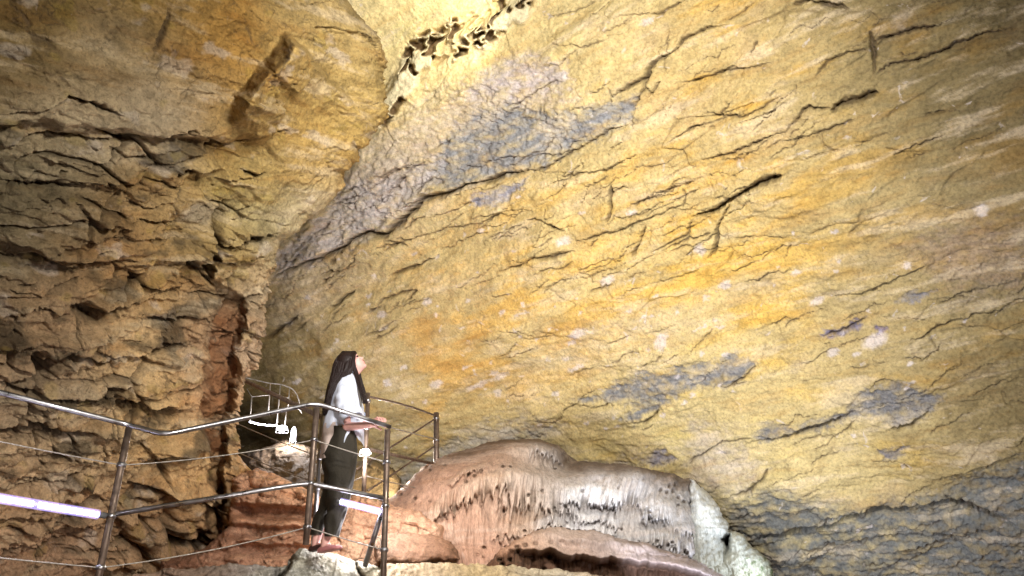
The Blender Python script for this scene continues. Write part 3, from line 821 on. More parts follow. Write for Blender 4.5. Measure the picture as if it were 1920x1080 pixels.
PB = Plane((1330, 930, 10.4), (1330, 1050, 9.9), (1450, 1050, 10.1))
CT_B = [(1330,930,(220,220,222)),(1355,975,(214,222,204)),(1350,1030,(110,112,110)),(1390,1030,(196,200,214)),(1420,1050,(190,200,180)),(1425,1075,(150,170,90)),(1380,1080,(150,130,90))]
for nm, out, lab, sd_ in (('flowstone_lobe', [(1296,900),(1318,916),(1338,938),(1352,962),(1366,984),(1368,1002),(1352,1008),(1362,1030),(1378,1052),(1384,1100),(1384,1300),(1280,1300)], 'white draped flowstone lobe hanging behind the right end of the mound', 320),
                     ('flowstone_boulder', [(1366,1000),(1382,998),(1394,1004),(1402,1020),(1412,1030),(1428,1038),(1440,1056),(1450,1085),(1456,1300),(1330,1300),(1350,1050),(1362,1030)], 'floodlit flowstone boulder with green moss at the far right of the mound', 340)):
    def ex_lobe(px, py, U, V, sd, h, st, cav, s_=sd_):
        fl = fbm_aniso((px - py * .12) / 9, (py + px * .1) / 60, 3, s_)
        h = h + .028 * (1 - 2 * np.abs(fl)) + .02 * fbm(px / 8, py / 8, 3, s_ + 1)
        st = mix(st, s2l((70, 96, 30)), .7 * smooth(.1, .35, fbm(px / 14, py / 10, 4, s_ + 3)) * (py > 1045) * (px > 1395))
        return h, st, cav
    o = sheet(nm, PB, axis(1260, 1270, 1470, 1480, 1.5), axis(880, 890, 1095, 1340, 1.5), f_rock(CT_B, sd_, .01, .03, .4, .02, extra=ex_lobe, groove=0, lump=.06), FLOW, out, 34, .42, .05, 30)
    tag(o, lab, 'flowstone')

# slab lying at the foot of the mound
PS = Plane((800, 1000, 7.9), (800, 1060, 7.5), (870, 1030, 7.9))
CT_S = [(740,1020,(226,178,148)),(800,1025,(214,158,120)),(850,1030,(170,112,72)),(860,1045,(90,56,30))]
o = sheet('boulder', PS, axis(690, 700, 900, 910, 1.6), axis(985, 990, 1070, 1080, 1.6), f_rock(CT_S, 360, .015, .03, .5, .02, groove=.0, lump=.05),
          ROCKF, [(700,1008),(735,1000),(770,1001),(812,1006),(838,1014),(852,1026),(862,1046),(845,1052),(818,1048),(790,1055),(740,1052),(705,1052)], 20, .22, .04, 24)
tag(o, 'smooth pinkish boulder lying between the rail post and the mound', 'boulder')

# rubble slope behind the platform
PF = Plane((520, 1040, 8.7), (520, 890, 9.4), (760, 960, 8.9))
CT_F = [(480,895,(206,150,104)),(540,910,(216,154,108)),(590,925,(204,156,96)),(560,930,(214,150,100)),(520,955,(110,66,34)),(560,985,(214,162,126)),(480,985,(192,140,104)),(590,1000,(224,160,124)),(500,1020,(180,128,92)),(420,1010,(140,90,60)),  # dark tone at the undercut ledge is its shade, painted in
        (660,1000,(226,176,140)),(700,1010,(230,190,160)),(650,960,(210,150,110)),(720,960,(190,130,90)),(300,1060,(130,84,56)),(680,935,(140,90,50)),(640,900,(110,80,40))]
def ex_slope(px, py, U, V, sd, h, st, cav):
    for y0, a in ((946, .42), (985, .25), (1018, .16)):
        lip = y0 + 7 * fbm(px / 30, py * 0 + y0, 4, 381) + .05 * (px - 520)
        d = py - lip
        h = h - a * smooth(-1, 5, d) * (1 - smooth(14, 34, d)) * (1 - smooth(600, 660, px)) * smooth(425, 460, px)
    f1, f2, cid, dx, dy = voro(px / 22, py / 17, 385)
    m = (1 - smooth(930, 950, py))
    h = h + .14 * m * np.sqrt(np.clip(1 - (f1 / .75) ** 2, 0, 1)) * (.4 + _h1[cid])
    return h, st, np.maximum(cav, m * smooth(.1, 0, f2 - f1) * .7)
o = sheet('rock_slope', PF, axis(220, 300, 860, 870, 2.0), axis(850, 860, 1095, 1320, 2.0), f_rock(CT_F, 370, .09, .17, .24, .06, extra=ex_slope, groove=.07, lump=.18, gain=1.15), ROCKF,
          [(300,1050),(380,1030),(430,985),(436,900),(452,884),(478,878),(512,888),(548,905),(580,922),(612,934),(640,932),(672,925),(700,938),(740,945),(780,958),(830,985),(850,1300),(250,1300)], 16, .3, .07, 34, back=(0, 1.4, .12), wx=(.4, s2l((226, 186, 150)), 2.6, .6))
tag(o, kind='structure')

PD = Plane((520, 860, 13.2), (520, 920, 12.6), (700, 880, 12.4))
CT_D = [(480,860,(60,42,26)),(560,860,(112,84,40)),(620,880,(96,74,38)),(700,890,(104,84,44)),(520,840,(80,58,40))]
o = sheet('boulder', PD, axis(420, 440, 770, 780, 2.0), axis(800, 810, 970, 980, 2.0), f_rock(CT_D, 400, .05, .12, .8, .04, lump=.2), ROCKF,
          [(440,870),(470,845),(505,838),(540,826),(566,832),(600,842),(640,858),(668,868),(705,866),(735,878),(750,900),(752,960),(440,960)], 34, .7, .06, 34)
tag(o, 'large dark brown boulder in the passage behind the orange rubble', 'boulder')

# platform rock under the walker, and the worn ledge to the right of it
PP = Plane((620, 1040, 6.35), (620, 1120, 6.1), (430, 1060, 6.0))
CT_P = [(560,1050,(206,206,190)),(600,1050,(196,190,168)),(680,1065,(186,176,150)),(540,1070,(110,110,104)),(450,1068,(150,146,140)),(400,1075,(160,120,90)),(500,1060,(110,92,74))]
o = sheet('rock_ledge', PP, axis(250, 300, 760, 770, 1.8), axis(1010, 1016, 1100, 1400, 1.8), f_rock(CT_P, 420, .03, .10, .28, .03, groove=.05, lump=.12, fissures=[([(520,1085),(540,1060),(552,1036)], 4, .2, 0), ([(690,1090),(672,1068),(668,1052)], 3, .12, 0)]), ROCKF,
          [(240,1080),(300,1066),(400,1062),(470,1056),(520,1060),(538,1056),(546,1040),(560,1030),(590,1031),(612,1034),(640,1043),(668,1050),(700,1060),(712,1070),(712,1400),(240,1400)], 10, .10, .03, 40, back=(0, 1.2, 0), wx=(.4, s2l((206, 200, 184)), 2.6, .5))
tag(o, 'pale worn rock ledge that the woman stands on', 'rock')
PK = Plane((900, 1060, 6.9), (900, 1200, 6.5), (1150, 1080, 7.4))
CT_K = [(760,1070,(206,178,140)),(900,1070,(196,166,112)),(1050,1078,(186,170,140)),(1150,1085,(170,140,110))]
o = sheet('rock_ledge', PK, axis(715, 718, 1240, 1250, 1.8), axis(1035, 1040, 1100, 1400, 1.8), f_rock(CT_K, 440, .01, .03, .3, .035, groove=.01, lump=.04), ROCKF,
          [(722,1057),(800,1053),(870,1055),(950,1060),(1040,1066),(1100,1074),(1160,1086),(1230,1110),(1240,1400),(722,1400)], 8, .06, .05, 30, back=(0, 1.0, .05))
tag(o, 'rough sandy rock ledge along the bottom below the boulder and mound', 'rock')

# the cave floor under everything
def f_floor():
    n = 90
    xs = np.linspace(-9, 12, n); ys = np.linspace(-4, 20, n)
    X, Y = np.meshgrid(xs, ys)
    Z = -0.1 + 0.18 * np.clip(Y - 1, 0, 30) + .12 * fbm(X / 1.6, Y / 1.6, 4, 460) - .35 * smooth(1, 6, X)
    P = np.stack([X, Y, Z], -1)
    st = np.broadcast_to(s2l((140, 98, 66)), P.shape) * (1 + .2 * fbm(X / 2, Y / 2, 4, 461)[..., None])
    return grid_mesh('cave_floor', P, np.ones((n - 1, n - 1), bool), ROCKF, st, X * 0)
tag(f_floor(), kind='structure')
# ================================================================== railings and lamps
STEEL = plain_mat('stainless_steel', (.36, .35, .37), .32, 1.0, .25, 14)
POST = plain_mat('weathered_steel', (.16, .115, .09), .45, .7, .35, 16)
WIRE = plain_mat('wire_rope', (.40, .36, .32), .5, .7, .2, 60)
HOUS = plain_mat('lamp_housing', (.12, .12, .13), .5, .3)
LED = glow_mat('led_glow', (.80, .80, 1.0), 26)
def halo_mat(name, col, strength):
    m, nt, b = nodes(name)
    nt.nodes.remove(b)
    out = [n for n in nt.nodes if n.type == 'OUTPUT_MATERIAL'][0]
    tr = nt.nodes.new('ShaderNodeBsdfTransparent'); em = nt.nodes.new('ShaderNodeEmission'); ad = nt.nodes.new('ShaderNodeAddShader')
    em.inputs[0].default_value = tuple(col) + (1,)
    tc = N(nt, 'ShaderNodeTexCoord'); n = noise(nt, tc.outputs['Object'], 9, 2, .5)
    lw = nt.nodes.new('ShaderNodeLayerWeight'); lw.inputs[0].default_value = .5
    nt.links.new(math_(nt, 'MULTIPLY', math_(nt, 'MULTIPLY', ramp(nt, n, [(.3, .8), (.7, 1.0)]), strength), math_(nt, 'POWER', math_(nt, 'SUBTRACT', 1.0, lw.outputs['Facing']), 1.6)), em.inputs[1])
    nt.links.new(tr.outputs[0], ad.inputs[0]); nt.links.new(em.outputs[0], ad.inputs[1]); nt.links.new(ad.outputs[0], out.inputs[0])
    return m
HALO = halo_mat('led_halo', (.50, .42, 1.0), 1.3)  # added see-through sleeve imitating the violet glow round the LED tubes
LEDW = glow_mat('lamp_glow', (.9, .92, 1.0), 60)
LEDY = glow_mat('warm_lamp_glow', (1.0, .90, .76), 40)

def tube_geo(pts, r, sides=10, r_end=None, cap=True):
    P = [Vector(p) for p in pts]
    n = len(P); V = []; Fc = []
    prev = None
    for i, p in enumerate(P):
        d = (P[min(i + 1, n - 1)] - P[max(i - 1, 0)]).normalized()
        ref = Vector((0, 0, 1)) if abs(d.z) < .95 else Vector((1, 0, 0))
        a = d.cross(ref).normalized() if prev is None else (prev - d * prev.dot(d)).normalized()
        b = d.cross(a); prev = a
        rr = r if r_end is None else r + (r_end - r) * i / max(n - 1, 1)
        if hasattr(r, '__len__'): rr = r[i]
        for k in range(sides):
            t = 2 * math.pi * k / sides
            V.append(p + (a * math.cos(t) + b * math.sin(t)) * rr)
    for i in range(n - 1):
        for k in range(sides):
            k2 = (k + 1) % sides
            Fc.append((i * sides + k, i * sides + k2, (i + 1) * sides + k2, (i + 1) * sides + k))
    if cap:
        Fc.append(tuple(range(sides))[::-1]); Fc.append(tuple((n - 1) * sides + k for k in range(sides)))
    return V, Fc

def bez(pts, seg=6, rad=.25):
    """polyline with rounded corners (rad metres)"""
    P = [Vector(p) for p in pts]; out = [P[0]]
    for i in range(1, len(P) - 1):
        a = P[i - 1] - P[i]; b = P[i + 1] - P[i]
        ra = min(rad, a.length * .45); rb = min(rad, b.length * .45)
        A = P[i] + a.normalized() * ra; B = P[i] + b.normalized() * rb
        for k in range(seg + 1):
            t = k / seg
            out.append(A * (1 - t) ** 2 + P[i] * 2 * t * (1 - t) + B * t * t)
    out.append(P[-1]); return out

def sag(a, b, s=.015, n=10):
    a, b = Vector(a), Vector(b)
    return [a.lerp(b, i / n) - Vector((0, 0, 4 * s * (i / n) * (1 - i / n))) for i in range(n + 1)]

def tube(name, pts, r, mat, parent, sides=12, **kw):
    V, Fc = tube_geo(pts, r, sides, **kw)
    return link_mesh(name, V, Fc, mat, parent)

def geo_join(parts):
    V, Fc = [], []
    for v, f in parts:
        o = len(V); V += list(v); Fc += [tuple(i + o for i in q) for q in f]
    return V, Fc

def ell_geo(c, ax, rad, nu=16, nv=10):
    """ellipsoid, ax = three unit vectors"""
    V, Fc = [], []
    c = Vector(c)
    for j in range(nv + 1):
        ph = math.pi * j / nv
        for i in range(nu):
            th = 2 * math.pi * i / nu
            l = (math.sin(ph) * math.cos(th) * rad[0], math.sin(ph) * math.sin(th) * rad[1], math.cos(ph) * rad[2])
            V.append(c + ax[0] * l[0] + ax[1] * l[1] + ax[2] * l[2])
    for j in range(nv):
        for i in range(nu):
            i2 = (i + 1) % nu
            Fc.append((j * nu + i, (j + 1) * nu + i, (j + 1) * nu + i2, j * nu + i2))
    return V, Fc

def box_geo(c, ax, half):
    c = Vector(c); V = []
    for sx in (-1, 1):
        for sy in (-1, 1):
            for sz in (-1, 1):
                V.append(c + ax[0] * half[0] * sx + ax[1] * half[1] * sy + ax[2] * half[2] * sz)
    return V, [(0, 1, 3, 2), (4, 6, 7, 5), (0, 4, 5, 1), (2, 3, 7, 6), (0, 2, 6, 4), (1, 5, 7, 3)]

def v3(p): return Vector(p)
def dn(p, m): return Vector(p) - Vector((0, 0, m))
XYZ = (Vector((1, 0, 0)), Vector((0, 1, 0)), Vector((0, 0, 1)))
def clamp_geo(p, r): return tube_geo([dn(p, -.014), dn(p, .014)], r, 12)

# ---- the near railing round the corner of the platform
A = v3(at(243, 797, 5.2)); K = v3(at(308, 815, 5.22)); B = v3(at(594, 760, 5.9)); C = v3(at(727, 801, 6.05))
L0 = A + (A - v3(at(0, 736, 4.52))) * -2.4
rail = thing('railing', 'near stainless handrail with wire ropes rounding the platform corner in front of the woman', 'railing', dn(B, 1.13))
tube('handrail', bez([L0, A, K, B + Vector((-.01, 0, .02)), C + Vector((.03, 0, 0))], 8, .09), .0195, STEEL, rail, 16)
for p, ln in ((A, 1.3), (B, 1.13), (C, 1.5)):
    po = tube('post', [dn(p, .022), dn(p, .3), dn(p, .7), dn(p, ln)], .0245, POST, rail, 14)
    for q in (.30, .66, 1.00): link_mesh('clamp', *clamp_geo(dn(p, q), .033), STEEL, po)
for q in (.30, 1.00):
    pts = sag(dn(L0, q), dn(A, q)) + sag(dn(A, q), dn(B, q), .03)[1:] + sag(dn(B, q), dn(C, q), .006)[1:]
    tube('wire_rope', pts, .0046, WIRE, rail, 8)
tube('lower_rail', bez([dn(A, .65), dn(A, .65).lerp(dn(B, .65), .9), dn(B, .66), dn(C, .60)], 6, .06), .018, STEEL, rail, 14)
tube('lower_rail', [dn(L0, .655), dn(A, .655)], .012, STEEL, rail, 12)
tube('brace', [dn(C, .60) + Vector((-.01, .06, 0)), v3(at(684, 1062, 6.3))], .022, STEEL, rail, 12)
ring = [C + Vector((-.045 + .022 * math.cos(t), -.03, -.95 + .045 * math.sin(t))) for t in np.linspace(0, 2 * math.pi, 17)]
tube('hook', ring, .004, WIRE, rail, 6)

led = thing('led_tube', 'long glowing white LED tube under the rail at far left', 'light tube', dn(L0.lerp(A, .5), .69))
ds = (A - L0).normalized()
p0, p1 = dn(L0, .655) + Vector((0, -.03, -.012)), dn(A, .655) - ds * .07 + Vector((0, -.03, -.012))
tube('glass_tube', [p0, p1], .016, LED, led, 14)
tube('glow_halo', [p0, p1], .034, HALO, led, 20, cap=False)  # added sleeve standing in for the tube's glow
tube('end_cap', [p1, p1 + ds * .05], .021, HOUS, led, 14)
for q_ in (.35, .80):
    pb = p0.lerp(p1, q_); tube('bracket', [pb - ds * .012, pb + ds * .012], .024, STEEL, led, 14)
    tube('bracket', [pb, pb + Vector((0, .03, .012))], .006, STEEL, led, 8)
led = thing('led_tube', 'short glowing LED tube beneath the lower rail at the right post', 'light tube', dn(B.lerp(C, .6), .72))
q0, q1 = dn(B.lerp(C, .36), .715) + Vector((0, .10, 0)), dn(B.lerp(C, .92), .70) + Vector((0, .10, 0))
tube('glass_tube', [q0, q1], .015, LED, led, 14)
tube('glow_halo', [q0, q1], .030, HALO, led, 20, cap=False)
dq = (q1 - q0).normalized()
tube('end_cap', [q0, q0 - dq * .03], .019, HOUS, led, 14)
tube('end_cap', [q1, q1 + dq * .03], .019, HOUS, led, 14)

# ---- railing of the flight that climbs away behind the corner post
E0 = v3(at(605, 783, 6.75)); E1 = v3(at(455, 712, 9.6)); E2 = E0 + (E1 - E0) * 1.35
r2 = thing('railing', 'dark rail climbing up to the left behind the corner post', 'railing', dn(E0, 1.1))
tube('handrail', [E0, E1, E2], .026, POST, r2, 12)
po = tube('post', [dn(E0, -.02), dn(E0, 1.2)], .022, STEEL, r2, 12)
for q in (.40, .68): link_mesh('clamp', *clamp_geo(dn(E0, q), .028), STEEL, po)
for (a, b) in ((v3(at(598, 856, 6.75)), v3(at(449, 794, 9.6))), (v3(at(594, 905, 6.75)), v3(at(457, 851, 9.6)))):
    tube('wire_rope', sag(a, b + (b - a) * .3, .02), .006, WIRE, r2, 8)

# ---- railing of the landing behind the woman
Dp = v3(at(690, 742, 8.1)); Ep = v3(at(818, 778, 10.7))
r3 = thing('railing', 'thin wire railing of the landing between the woman and the mound', 'railing', dn(Dp, 1.15))
for p, ln, mt in ((Dp, 1.16, POST), (Ep, 1.2, POST)):
    po = tube('post', [dn(p, -.03), dn(p, ln)], .042 if p is Ep else .026, mt, r3, 12)
    for q in (.06, .40): link_mesh('clamp', *clamp_geo(dn(p, q), .048 if p is Ep else .034), STEEL, po)
tube('wire_rope', sag(dn(Dp, .01), dn(Ep, .02), -.03), .015, POST, r3, 8)
tube('wire_rope', sag(dn(Dp, .30), v3(at(818, 823, 10.7)), .01), .008, WIRE, r3, 8)
tube('lower_rail', [v3(at(686, 841, 8.1)), v3(at(819, 871, 10.7))], .022, POST, r3, 8)
tube('wire_rope', sag(v3(at(684, 892, 8.1)), v3(at(819, 922, 10.7)), .01), .007, WIRE, r3, 8)
Fp = v3(at(640, 899, 8.6))
tube('wire_rope', sag(dn(Ep, .05), v3(at(668, 880, 8.6)), .0), .014, POST, r3, 8)
tube('wire_rope', sag(v3(at(816, 836, 10.7)), v3(at(690, 920, 8.9)), .0), .013, POST, r3, 8)
tube('wire_rope', sag(v3(at(684, 892, 8.1)), v3(at(640, 913, 8.5)), .0), .008, WIRE, r3, 8)

# ---- little walkway railing far back in the passage
FY = 13.4
def far(x, y): return v3(at(x, y, FY))
r4 = thing('railing', 'distant thin walkway railing in the dark passage at left', 'railing', far(510, 790))
tube('handrail', bez([far(440, 704), far(456, 707), far(507, 719), far(526, 720), far(550, 729), far(560, 746), far(564, 770)], 4, .1), .012, WIRE, r4, 8)
for a, b in (((507, 719), (503, 775)), ((526, 720), (519, 796)), ((543, 727), (540, 768)), ((472, 744), (469, 790)), ((537, 770), (534, 797))):
    tube('post', [far(*a), far(*b)], .013, WIRE, r4, 8)
tube('wire_rope', [far(526, 743), far(541, 746), far(552, 757), far(566, 775)], .008, WIRE, r4, 8)
tube('wire_rope', [far(463, 729), far(472, 744), far(505, 741)], .008, WIRE, r4, 8)
# its white LED strips and the two floodlights below
l4 = thing('led_strip', 'thin white LED strip on the distant walkway edge', 'light strip', far(490, 797))
tube('glowing_strip', [far(468, 791), far(484, 795), far(500, 797), far(520, 798)], .014, LED, l4, 8)
def flood(loc, target, w, h, label, glow):
    z = (v3(target) - v3(loc)).normalized(); x = z.cross(Vector((0, 0, 1))).normalized(); y = x.cross(z)
    t_ = thing('floodlight', label, 'floodlight', loc, 'white floodlights in the passage' if glow is LEDW else None)
    n = 9; V = []; Fc = []; S = 24
    for i in range(n):                      # finned bowl that opens towards the target
        t = i / (n - 1); k = math.sqrt(max(0, 1 - (1 - t) ** 2)) * (1 + .06 * (i % 2)) + .02
        for j in range(S):
            a = 2 * math.pi * j / S
            V.append(v3(loc) + x * (w * k * math.cos(a)) + y * (h * k * math.sin(a)) - z * (.11 * (1 - t)))
    for i in range(n - 1):
        for j in range(S):
            Fc.append((i * S + j, i * S + (j + 1) % S, (i + 1) * S + (j + 1) % S, (i + 1) * S + j))
    link_mesh('housing', V, Fc, HOUS, t_, True)
    V, Fc = ell_geo(v3(loc), (x, y, z), (w * .95, h * .95, .03), 20, 12)
    link_mesh('lens', V, Fc, glow, t_, True)
    V, Fc = tube_geo(bez([v3(loc) - x * w, v3(loc) - x * (w + .02) - y * h * 1.6, v3(loc) + x * (w + .02) - y * h * 1.6, v3(loc) + x * w], 4, .03), .008, 6)
    link_mesh('bracket', V, Fc, STEEL, t_)
    return t_
flood(far(529, 803), EYE + np.array([-2, 0, 0]), .10, .055, 'left white floodlight glaring in the passage left of the corner post', LEDW)
flood(far(550, 815), EYE + np.array([.5, 0, .5]), .045, .15, 'tall narrow white floodlight glaring next to the corner post', LEDW)
flood(v3(at(684, 846, 8.0)), EYE + np.array([-3, 0, 1]), .055, .028, 'small warm floodlight clipped to the slim post beside the woman', LEDY)
# ================================================================== the woman at the rail
YP = 6.36
SKIN = plain_mat('skin', (.60, .32, .28), .5, 0, .06, 40, .1)
HAIR = plain_mat('dark_hair', (.014, .007, .006), .55, 0, .4, 90, .3, .25)
BLOUSE = plain_mat('pale_blouse', (.60, .64, .76), .8, 0, .05, 60, .25)
TROUS = plain_mat('olive_trousers', (.020, .015, .008), .85, 0, .25, 50, .4)
SHOE = plain_mat('dark_shoe', (.05, .02, .02), .5, 0, .2)
SHOEP = plain_mat('pink_shoe', (.45, .18, .18), .5, 0, .15)
EYEM = plain_mat('eye_dark', (.02, .015, .012), .2)
LIP = plain_mat('lips', (.48, .14, .13), .4)

def W(px, py, dy=0.0): return Vector(at(px, py, YP + dy))

def finger(pts, r0, r1): return tube_geo(bez(pts, 3, .012), r0, 10, r_end=r1)

def cap(a, b, ra, rb, n=8):
    a, b = Vector(a), Vector(b); d = (b - a).normalized(); P = []; R_ = []
    for i in range(5):
        t = math.pi / 2 * i / 4
        P.append(a - d * ra * math.cos(t)); R_.append(max(ra * math.sin(t), .001))
    for i in range(1, n):
        P.append(a.lerp(b, i / n)); R_.append(ra + (rb - ra) * i / n)
    for i in range(5):
        t = math.pi / 2 * i / 4
        P.append(b + d * rb * math.sin(t)); R_.append(max(rb * math.cos(t), .001))
    return tube_geo(P, R_, 16)

az, el = math.radians(14), math.radians(42)
HF = Vector((math.cos(el) * math.cos(az), math.cos(el) * math.sin(az), math.sin(el)))
HS = Vector((-math.sin(az), math.cos(az), 0))          # her left, away from us
HU = HF.cross(HS).normalized() * (1 if HF.cross(HS).z > 0 else -1)
HC = W(659, 681)
def hp(f, s, u): return HC + HF * f + HS * s + HU * u
HA = (HF, HS, HU)
parts = [ell_geo(hp(-.018, 0, .028), HA, (.097, .076, .098), 24, 16), ell_geo(hp(.030, 0, -.040), HA, (.066, .060, .080), 20, 14),
         ell_geo(hp(.071, 0, -.098), HA, (.024, .024, .018)), ell_geo(hp(.080, 0, .028), HA, (.014, .044, .014)),
         cap(hp(.084, 0, .012), hp(.108, 0, -.026), .008, .012), ell_geo(hp(.100, .011, -.030), HA, (.010, .009, .008)), ell_geo(hp(.100, -.011, -.030), HA, (.010, .009, .008)),
         ell_geo(hp(.089, 0, -.058), HA, (.012, .022, .006)), ell_geo(hp(.087, 0, -.070), HA, (.012, .020, .007)),
         ell_geo(hp(.058, .036, -.020), HA, (.026, .024, .022)), ell_geo(hp(.058, -.036, -.020), HA, (.026, .024, .022)),
         ell_geo(hp(-.010, -.076, -.012), HA, (.020, .008, .030)), ell_geo(hp(-.010, .076, -.012), HA, (.020, .008, .030)),
         cap(hp(-.02, 0, -.06), W(650, 716), .054, .052), cap(hp(.035, 0, -.088), W(654, 712), .032, .045)]
SN, SF_ = W(646, 728, -.130), W(650, 727, .130)
EN, EF = W(650, 800, -.20), W(662, 798, .12)
WN, WF = W(696, 797, -.30), W(700, 793, -.16)
parts += [cap(SN, SF_, .042, .042), cap(W(648, 738), W(642, 790), .110, .095), cap(W(642, 790), W(636, 846), .095, .110),
          cap(W(636, 850, -.06), W(636, 850, .06), .095, .095),
          cap(SN, EN, .046, .038), cap(EN, WN, .039, .026), cap(SF_, EF, .046, .038), cap(EF, WF, .039, .026)]
HN, HFp = W(632, 858, -.085), W(636, 856, .085)
KN, KF = W(634, 936, -.09), W(626, 938, .08)
AN, AF = W(610, 1014, -.10), W(593, 1012, .02)
parts += [cap(HN, KN, .082, .056), cap(KN, AN, .054, .036), cap(HFp, KF, .082, .056), cap(KF, AF, .054, .036)]
# hands laid over the end of the rail, each with palm, four fingers and a thumb
def hand(wr, side):
    x = (v3(at(726, 790, 6.05 + .02)) - wr); x.z = 0; x.normalize()
    y = Vector((0, 0, 1)).cross(x); z = Vector((0, 0, 1))
    def q(a, b, c): return wr + x * a + y * b + z * c
    g = [cap(q(.0, 0, 0), q(.035, 0, .012), .024, .026), cap(q(.03, .022, .012), q(.075, .026, .012), .014, .013), cap(q(.03, -.022, .012), q(.075, -.026, .010), .014, .013), cap(q(.03, 0, .014), q(.08, 0, .015), .015, .014)]
    for i, (b, ln) in enumerate(((.030, .060), (.010, .070), (-.010, .066), (-.029, .052))):
        k = .006 * i
        g.append(finger([q(.075, b, .013), q(.075 + ln * .45, b * 1.12, .020), q(.075 + ln * .85, b * 1.15, .004 - k), q(.075 + ln * .98, b * 1.12, -.022 - k)], .0092, .0072))
    s = side
    g.append(finger([q(.015, .020 * s, .004), q(.042, .048 * s, -.006), q(.068, .056 * s, -.018), q(.084, .052 * s, -.030)], .0115, .0080))
    return g
parts += hand(WN, 1) + hand(WF, -1)
# bare ankles running into feet
FD = Vector((math.cos(math.radians(38)), math.sin(math.radians(-30)), 0)).normalized()
for an in (AN, AF):
    parts += [cap(an, an + Vector((0, 0, -.05)), .034, .034), cap(an + Vector((0, 0, -.055)), an + FD * .12 + Vector((0, 0, -.075)), .032, .024)]
V, Fc = geo_join(parts)
tmp = bpy.data.meshes.new('tmp'); tmp.from_pydata([tuple(v) for v in V], [], Fc); tmp.update()
to = bpy.data.objects.new('tmp', tmp); COL.objects.link(to)
bm = bmesh.new(); bm.from_mesh(tmp); bmesh.ops.recalc_face_normals(bm, faces=bm.faces); bm.to_mesh(tmp); bm.free()
md = to.modifiers.new('r', 'REMESH'); md.mode = 'VOXEL'; md.voxel_size = .0042; md.use_smooth_shade = True
ms = to.modifiers.new('s', 'SMOOTH'); ms.factor = .5; ms.iterations = 4
dg = bpy.context.evaluated_depsgraph_get()
bme = bpy.data.meshes.new_from_object(to.evaluated_get(dg))
bpy.data.objects.remove(to)
person = bpy.data.objects.new('person', bme); COL.objects.link(person)
base = Vector((AN.x, AN.y, AN.z - .09))
bme.transform(Matrix.Translation(-base)); person.location = base
bme.materials.clear(); bme.materials.append(SKIN)
tag(person, 'woman with long dark hair, pale blouse and olive trousers gazing up at the rail', 'person')
def wear(name, V, Fc, mat, sub=1):
    o = link_mesh(name, V, Fc, mat, person)
    if sub:
        m = o.modifiers.new('subsurf', 'SUBSURF'); m.levels = m.render_levels = sub
    return o

# face details
for s in (-1, 1):
    V, Fc = ell_geo(hp(.074, .033 * s, .008), HA, (.012, .015, .008), 12, 8); wear('eye', V, Fc, EYEM, 0)
    V, Fc = tube_geo([hp(.086, .016 * s, .030), hp(.086, .034 * s, .034), hp(.070, .054 * s, .028)], .004, 8); wear('eyebrow', V, Fc, HAIR, 0)
V, Fc = geo_join([ell_geo(hp(.094, 0, -.0585), HA, (.010, .021, .005)), ell_geo(hp(.092, 0, -.0695), HA, (.010, .018, .006))]); wear('lips', V, Fc, LIP, 0)

# blouse: body with tails of uneven length, and two rolled sleeves
ksy = [700, 708, 720, 740, 765, 785, 805, 830, 862]
ksl = [643, 634, 626, 620, 612, 607, 604, 602, 600]
ksr = [664, 671, 674, 676, 682, 683, 682, 683, 682]
ksd = [.075, .150, .190, .185, .18, .18, .185, .19, .19]
def blouse():
    nu, nv = 96, 40; V = []; Fc = []
    for j in range(nv + 1):
        t = j / nv
        for i in range(nu):
            th = 2 * math.pi * i / nu - math.pi
            deg = math.degrees(th)
            hem = np.interp(deg, [-180, -140, -115, -95, -80, -62, -45, -15, 15, 60, 100, 140, 180], [860, 858, 856, 846, 818, 802, 822, 838, 832, 815, 830, 855, 860])
            py = 700 + t * (hem - 700)
            l, r, d = (np.interp(py, ksy, k) for k in (ksl, ksr, ksd))
            fold = (.5 * math.sin(5 * th + 2.0 * t + 1) + .35 * math.sin(11 * th + 3 * t) + 1.1 * float(perlin(np.array([th * 2.2]), np.array([t * 3.5]), 501)[0])) * (.012 + .045 * t * t)
            px = (l + r) / 2 + (r - l) / 2 * math.cos(th) * (1 + fold * .5)
            dy = d * math.sin(th) * (1 + fold * 2.2)
            # the two sides part over the hip
            V.append(W(px, py, dy) + Vector((0, 0, .012 * float(perlin(np.array([th * 1.7 + 9]), np.array([t * 6]), 503)[0]))))
    for j in range(nv):
        for i in range(nu):
            i2 = (i + 1) % nu
            Fc.append((j * nu + i, j * nu + i2, (j + 1) * nu + i2, (j + 1) * nu + i))
    return V, Fc
def sleeve(s, e, cu, w0, w1, seed):
    s, e, cu = Vector(s), Vector(e), Vector(cu)
    P = bez([s, e, cu], 8, .09); P = [s.lerp(P[1], k / 6) for k in range(6)] + P[1:]
    n = len(P); V, Fc = tube_geo(P, [w0 * (.75 + .25 * min(1, i / 3)) + (w1 - w0) * (i / (n - 1)) + (.010 if i >= n - 2 else 0) for i in range(n)], 26, cap=False)
    c = len(V) // 26
    out = []
    for k, v in enumerate(V):
        i = k // 26; a = 2 * math.pi * (k % 26) / 26
        f = 1 + .22 * float(perlin(np.array([a * 1.1 + 3]), np.array([i * .55]), seed)[0]) + .07 * math.sin(i * 1.9 + a * 2)
        out.append(P[i] + (v - P[i]) * f)
    return out, Fc
gb = [blouse(), sleeve(SN + Vector((.0, .085, .040)), W(647, 766, -.205), W(662, 787, -.225), .100, .078, 511), sleeve(SF_ + Vector((0, -.06, .02)), W(656, 772, .15), W(668, 787, .10), .095, .074, 513),
      tube_geo([W(652, 703, .0) + Vector((math.cos(t) * .075, math.sin(t) * .085, .012 * math.cos(t))) for t in np.linspace(0, 2 * math.pi, 25)], .014, 8)]
Vb, Fb = gb[0]
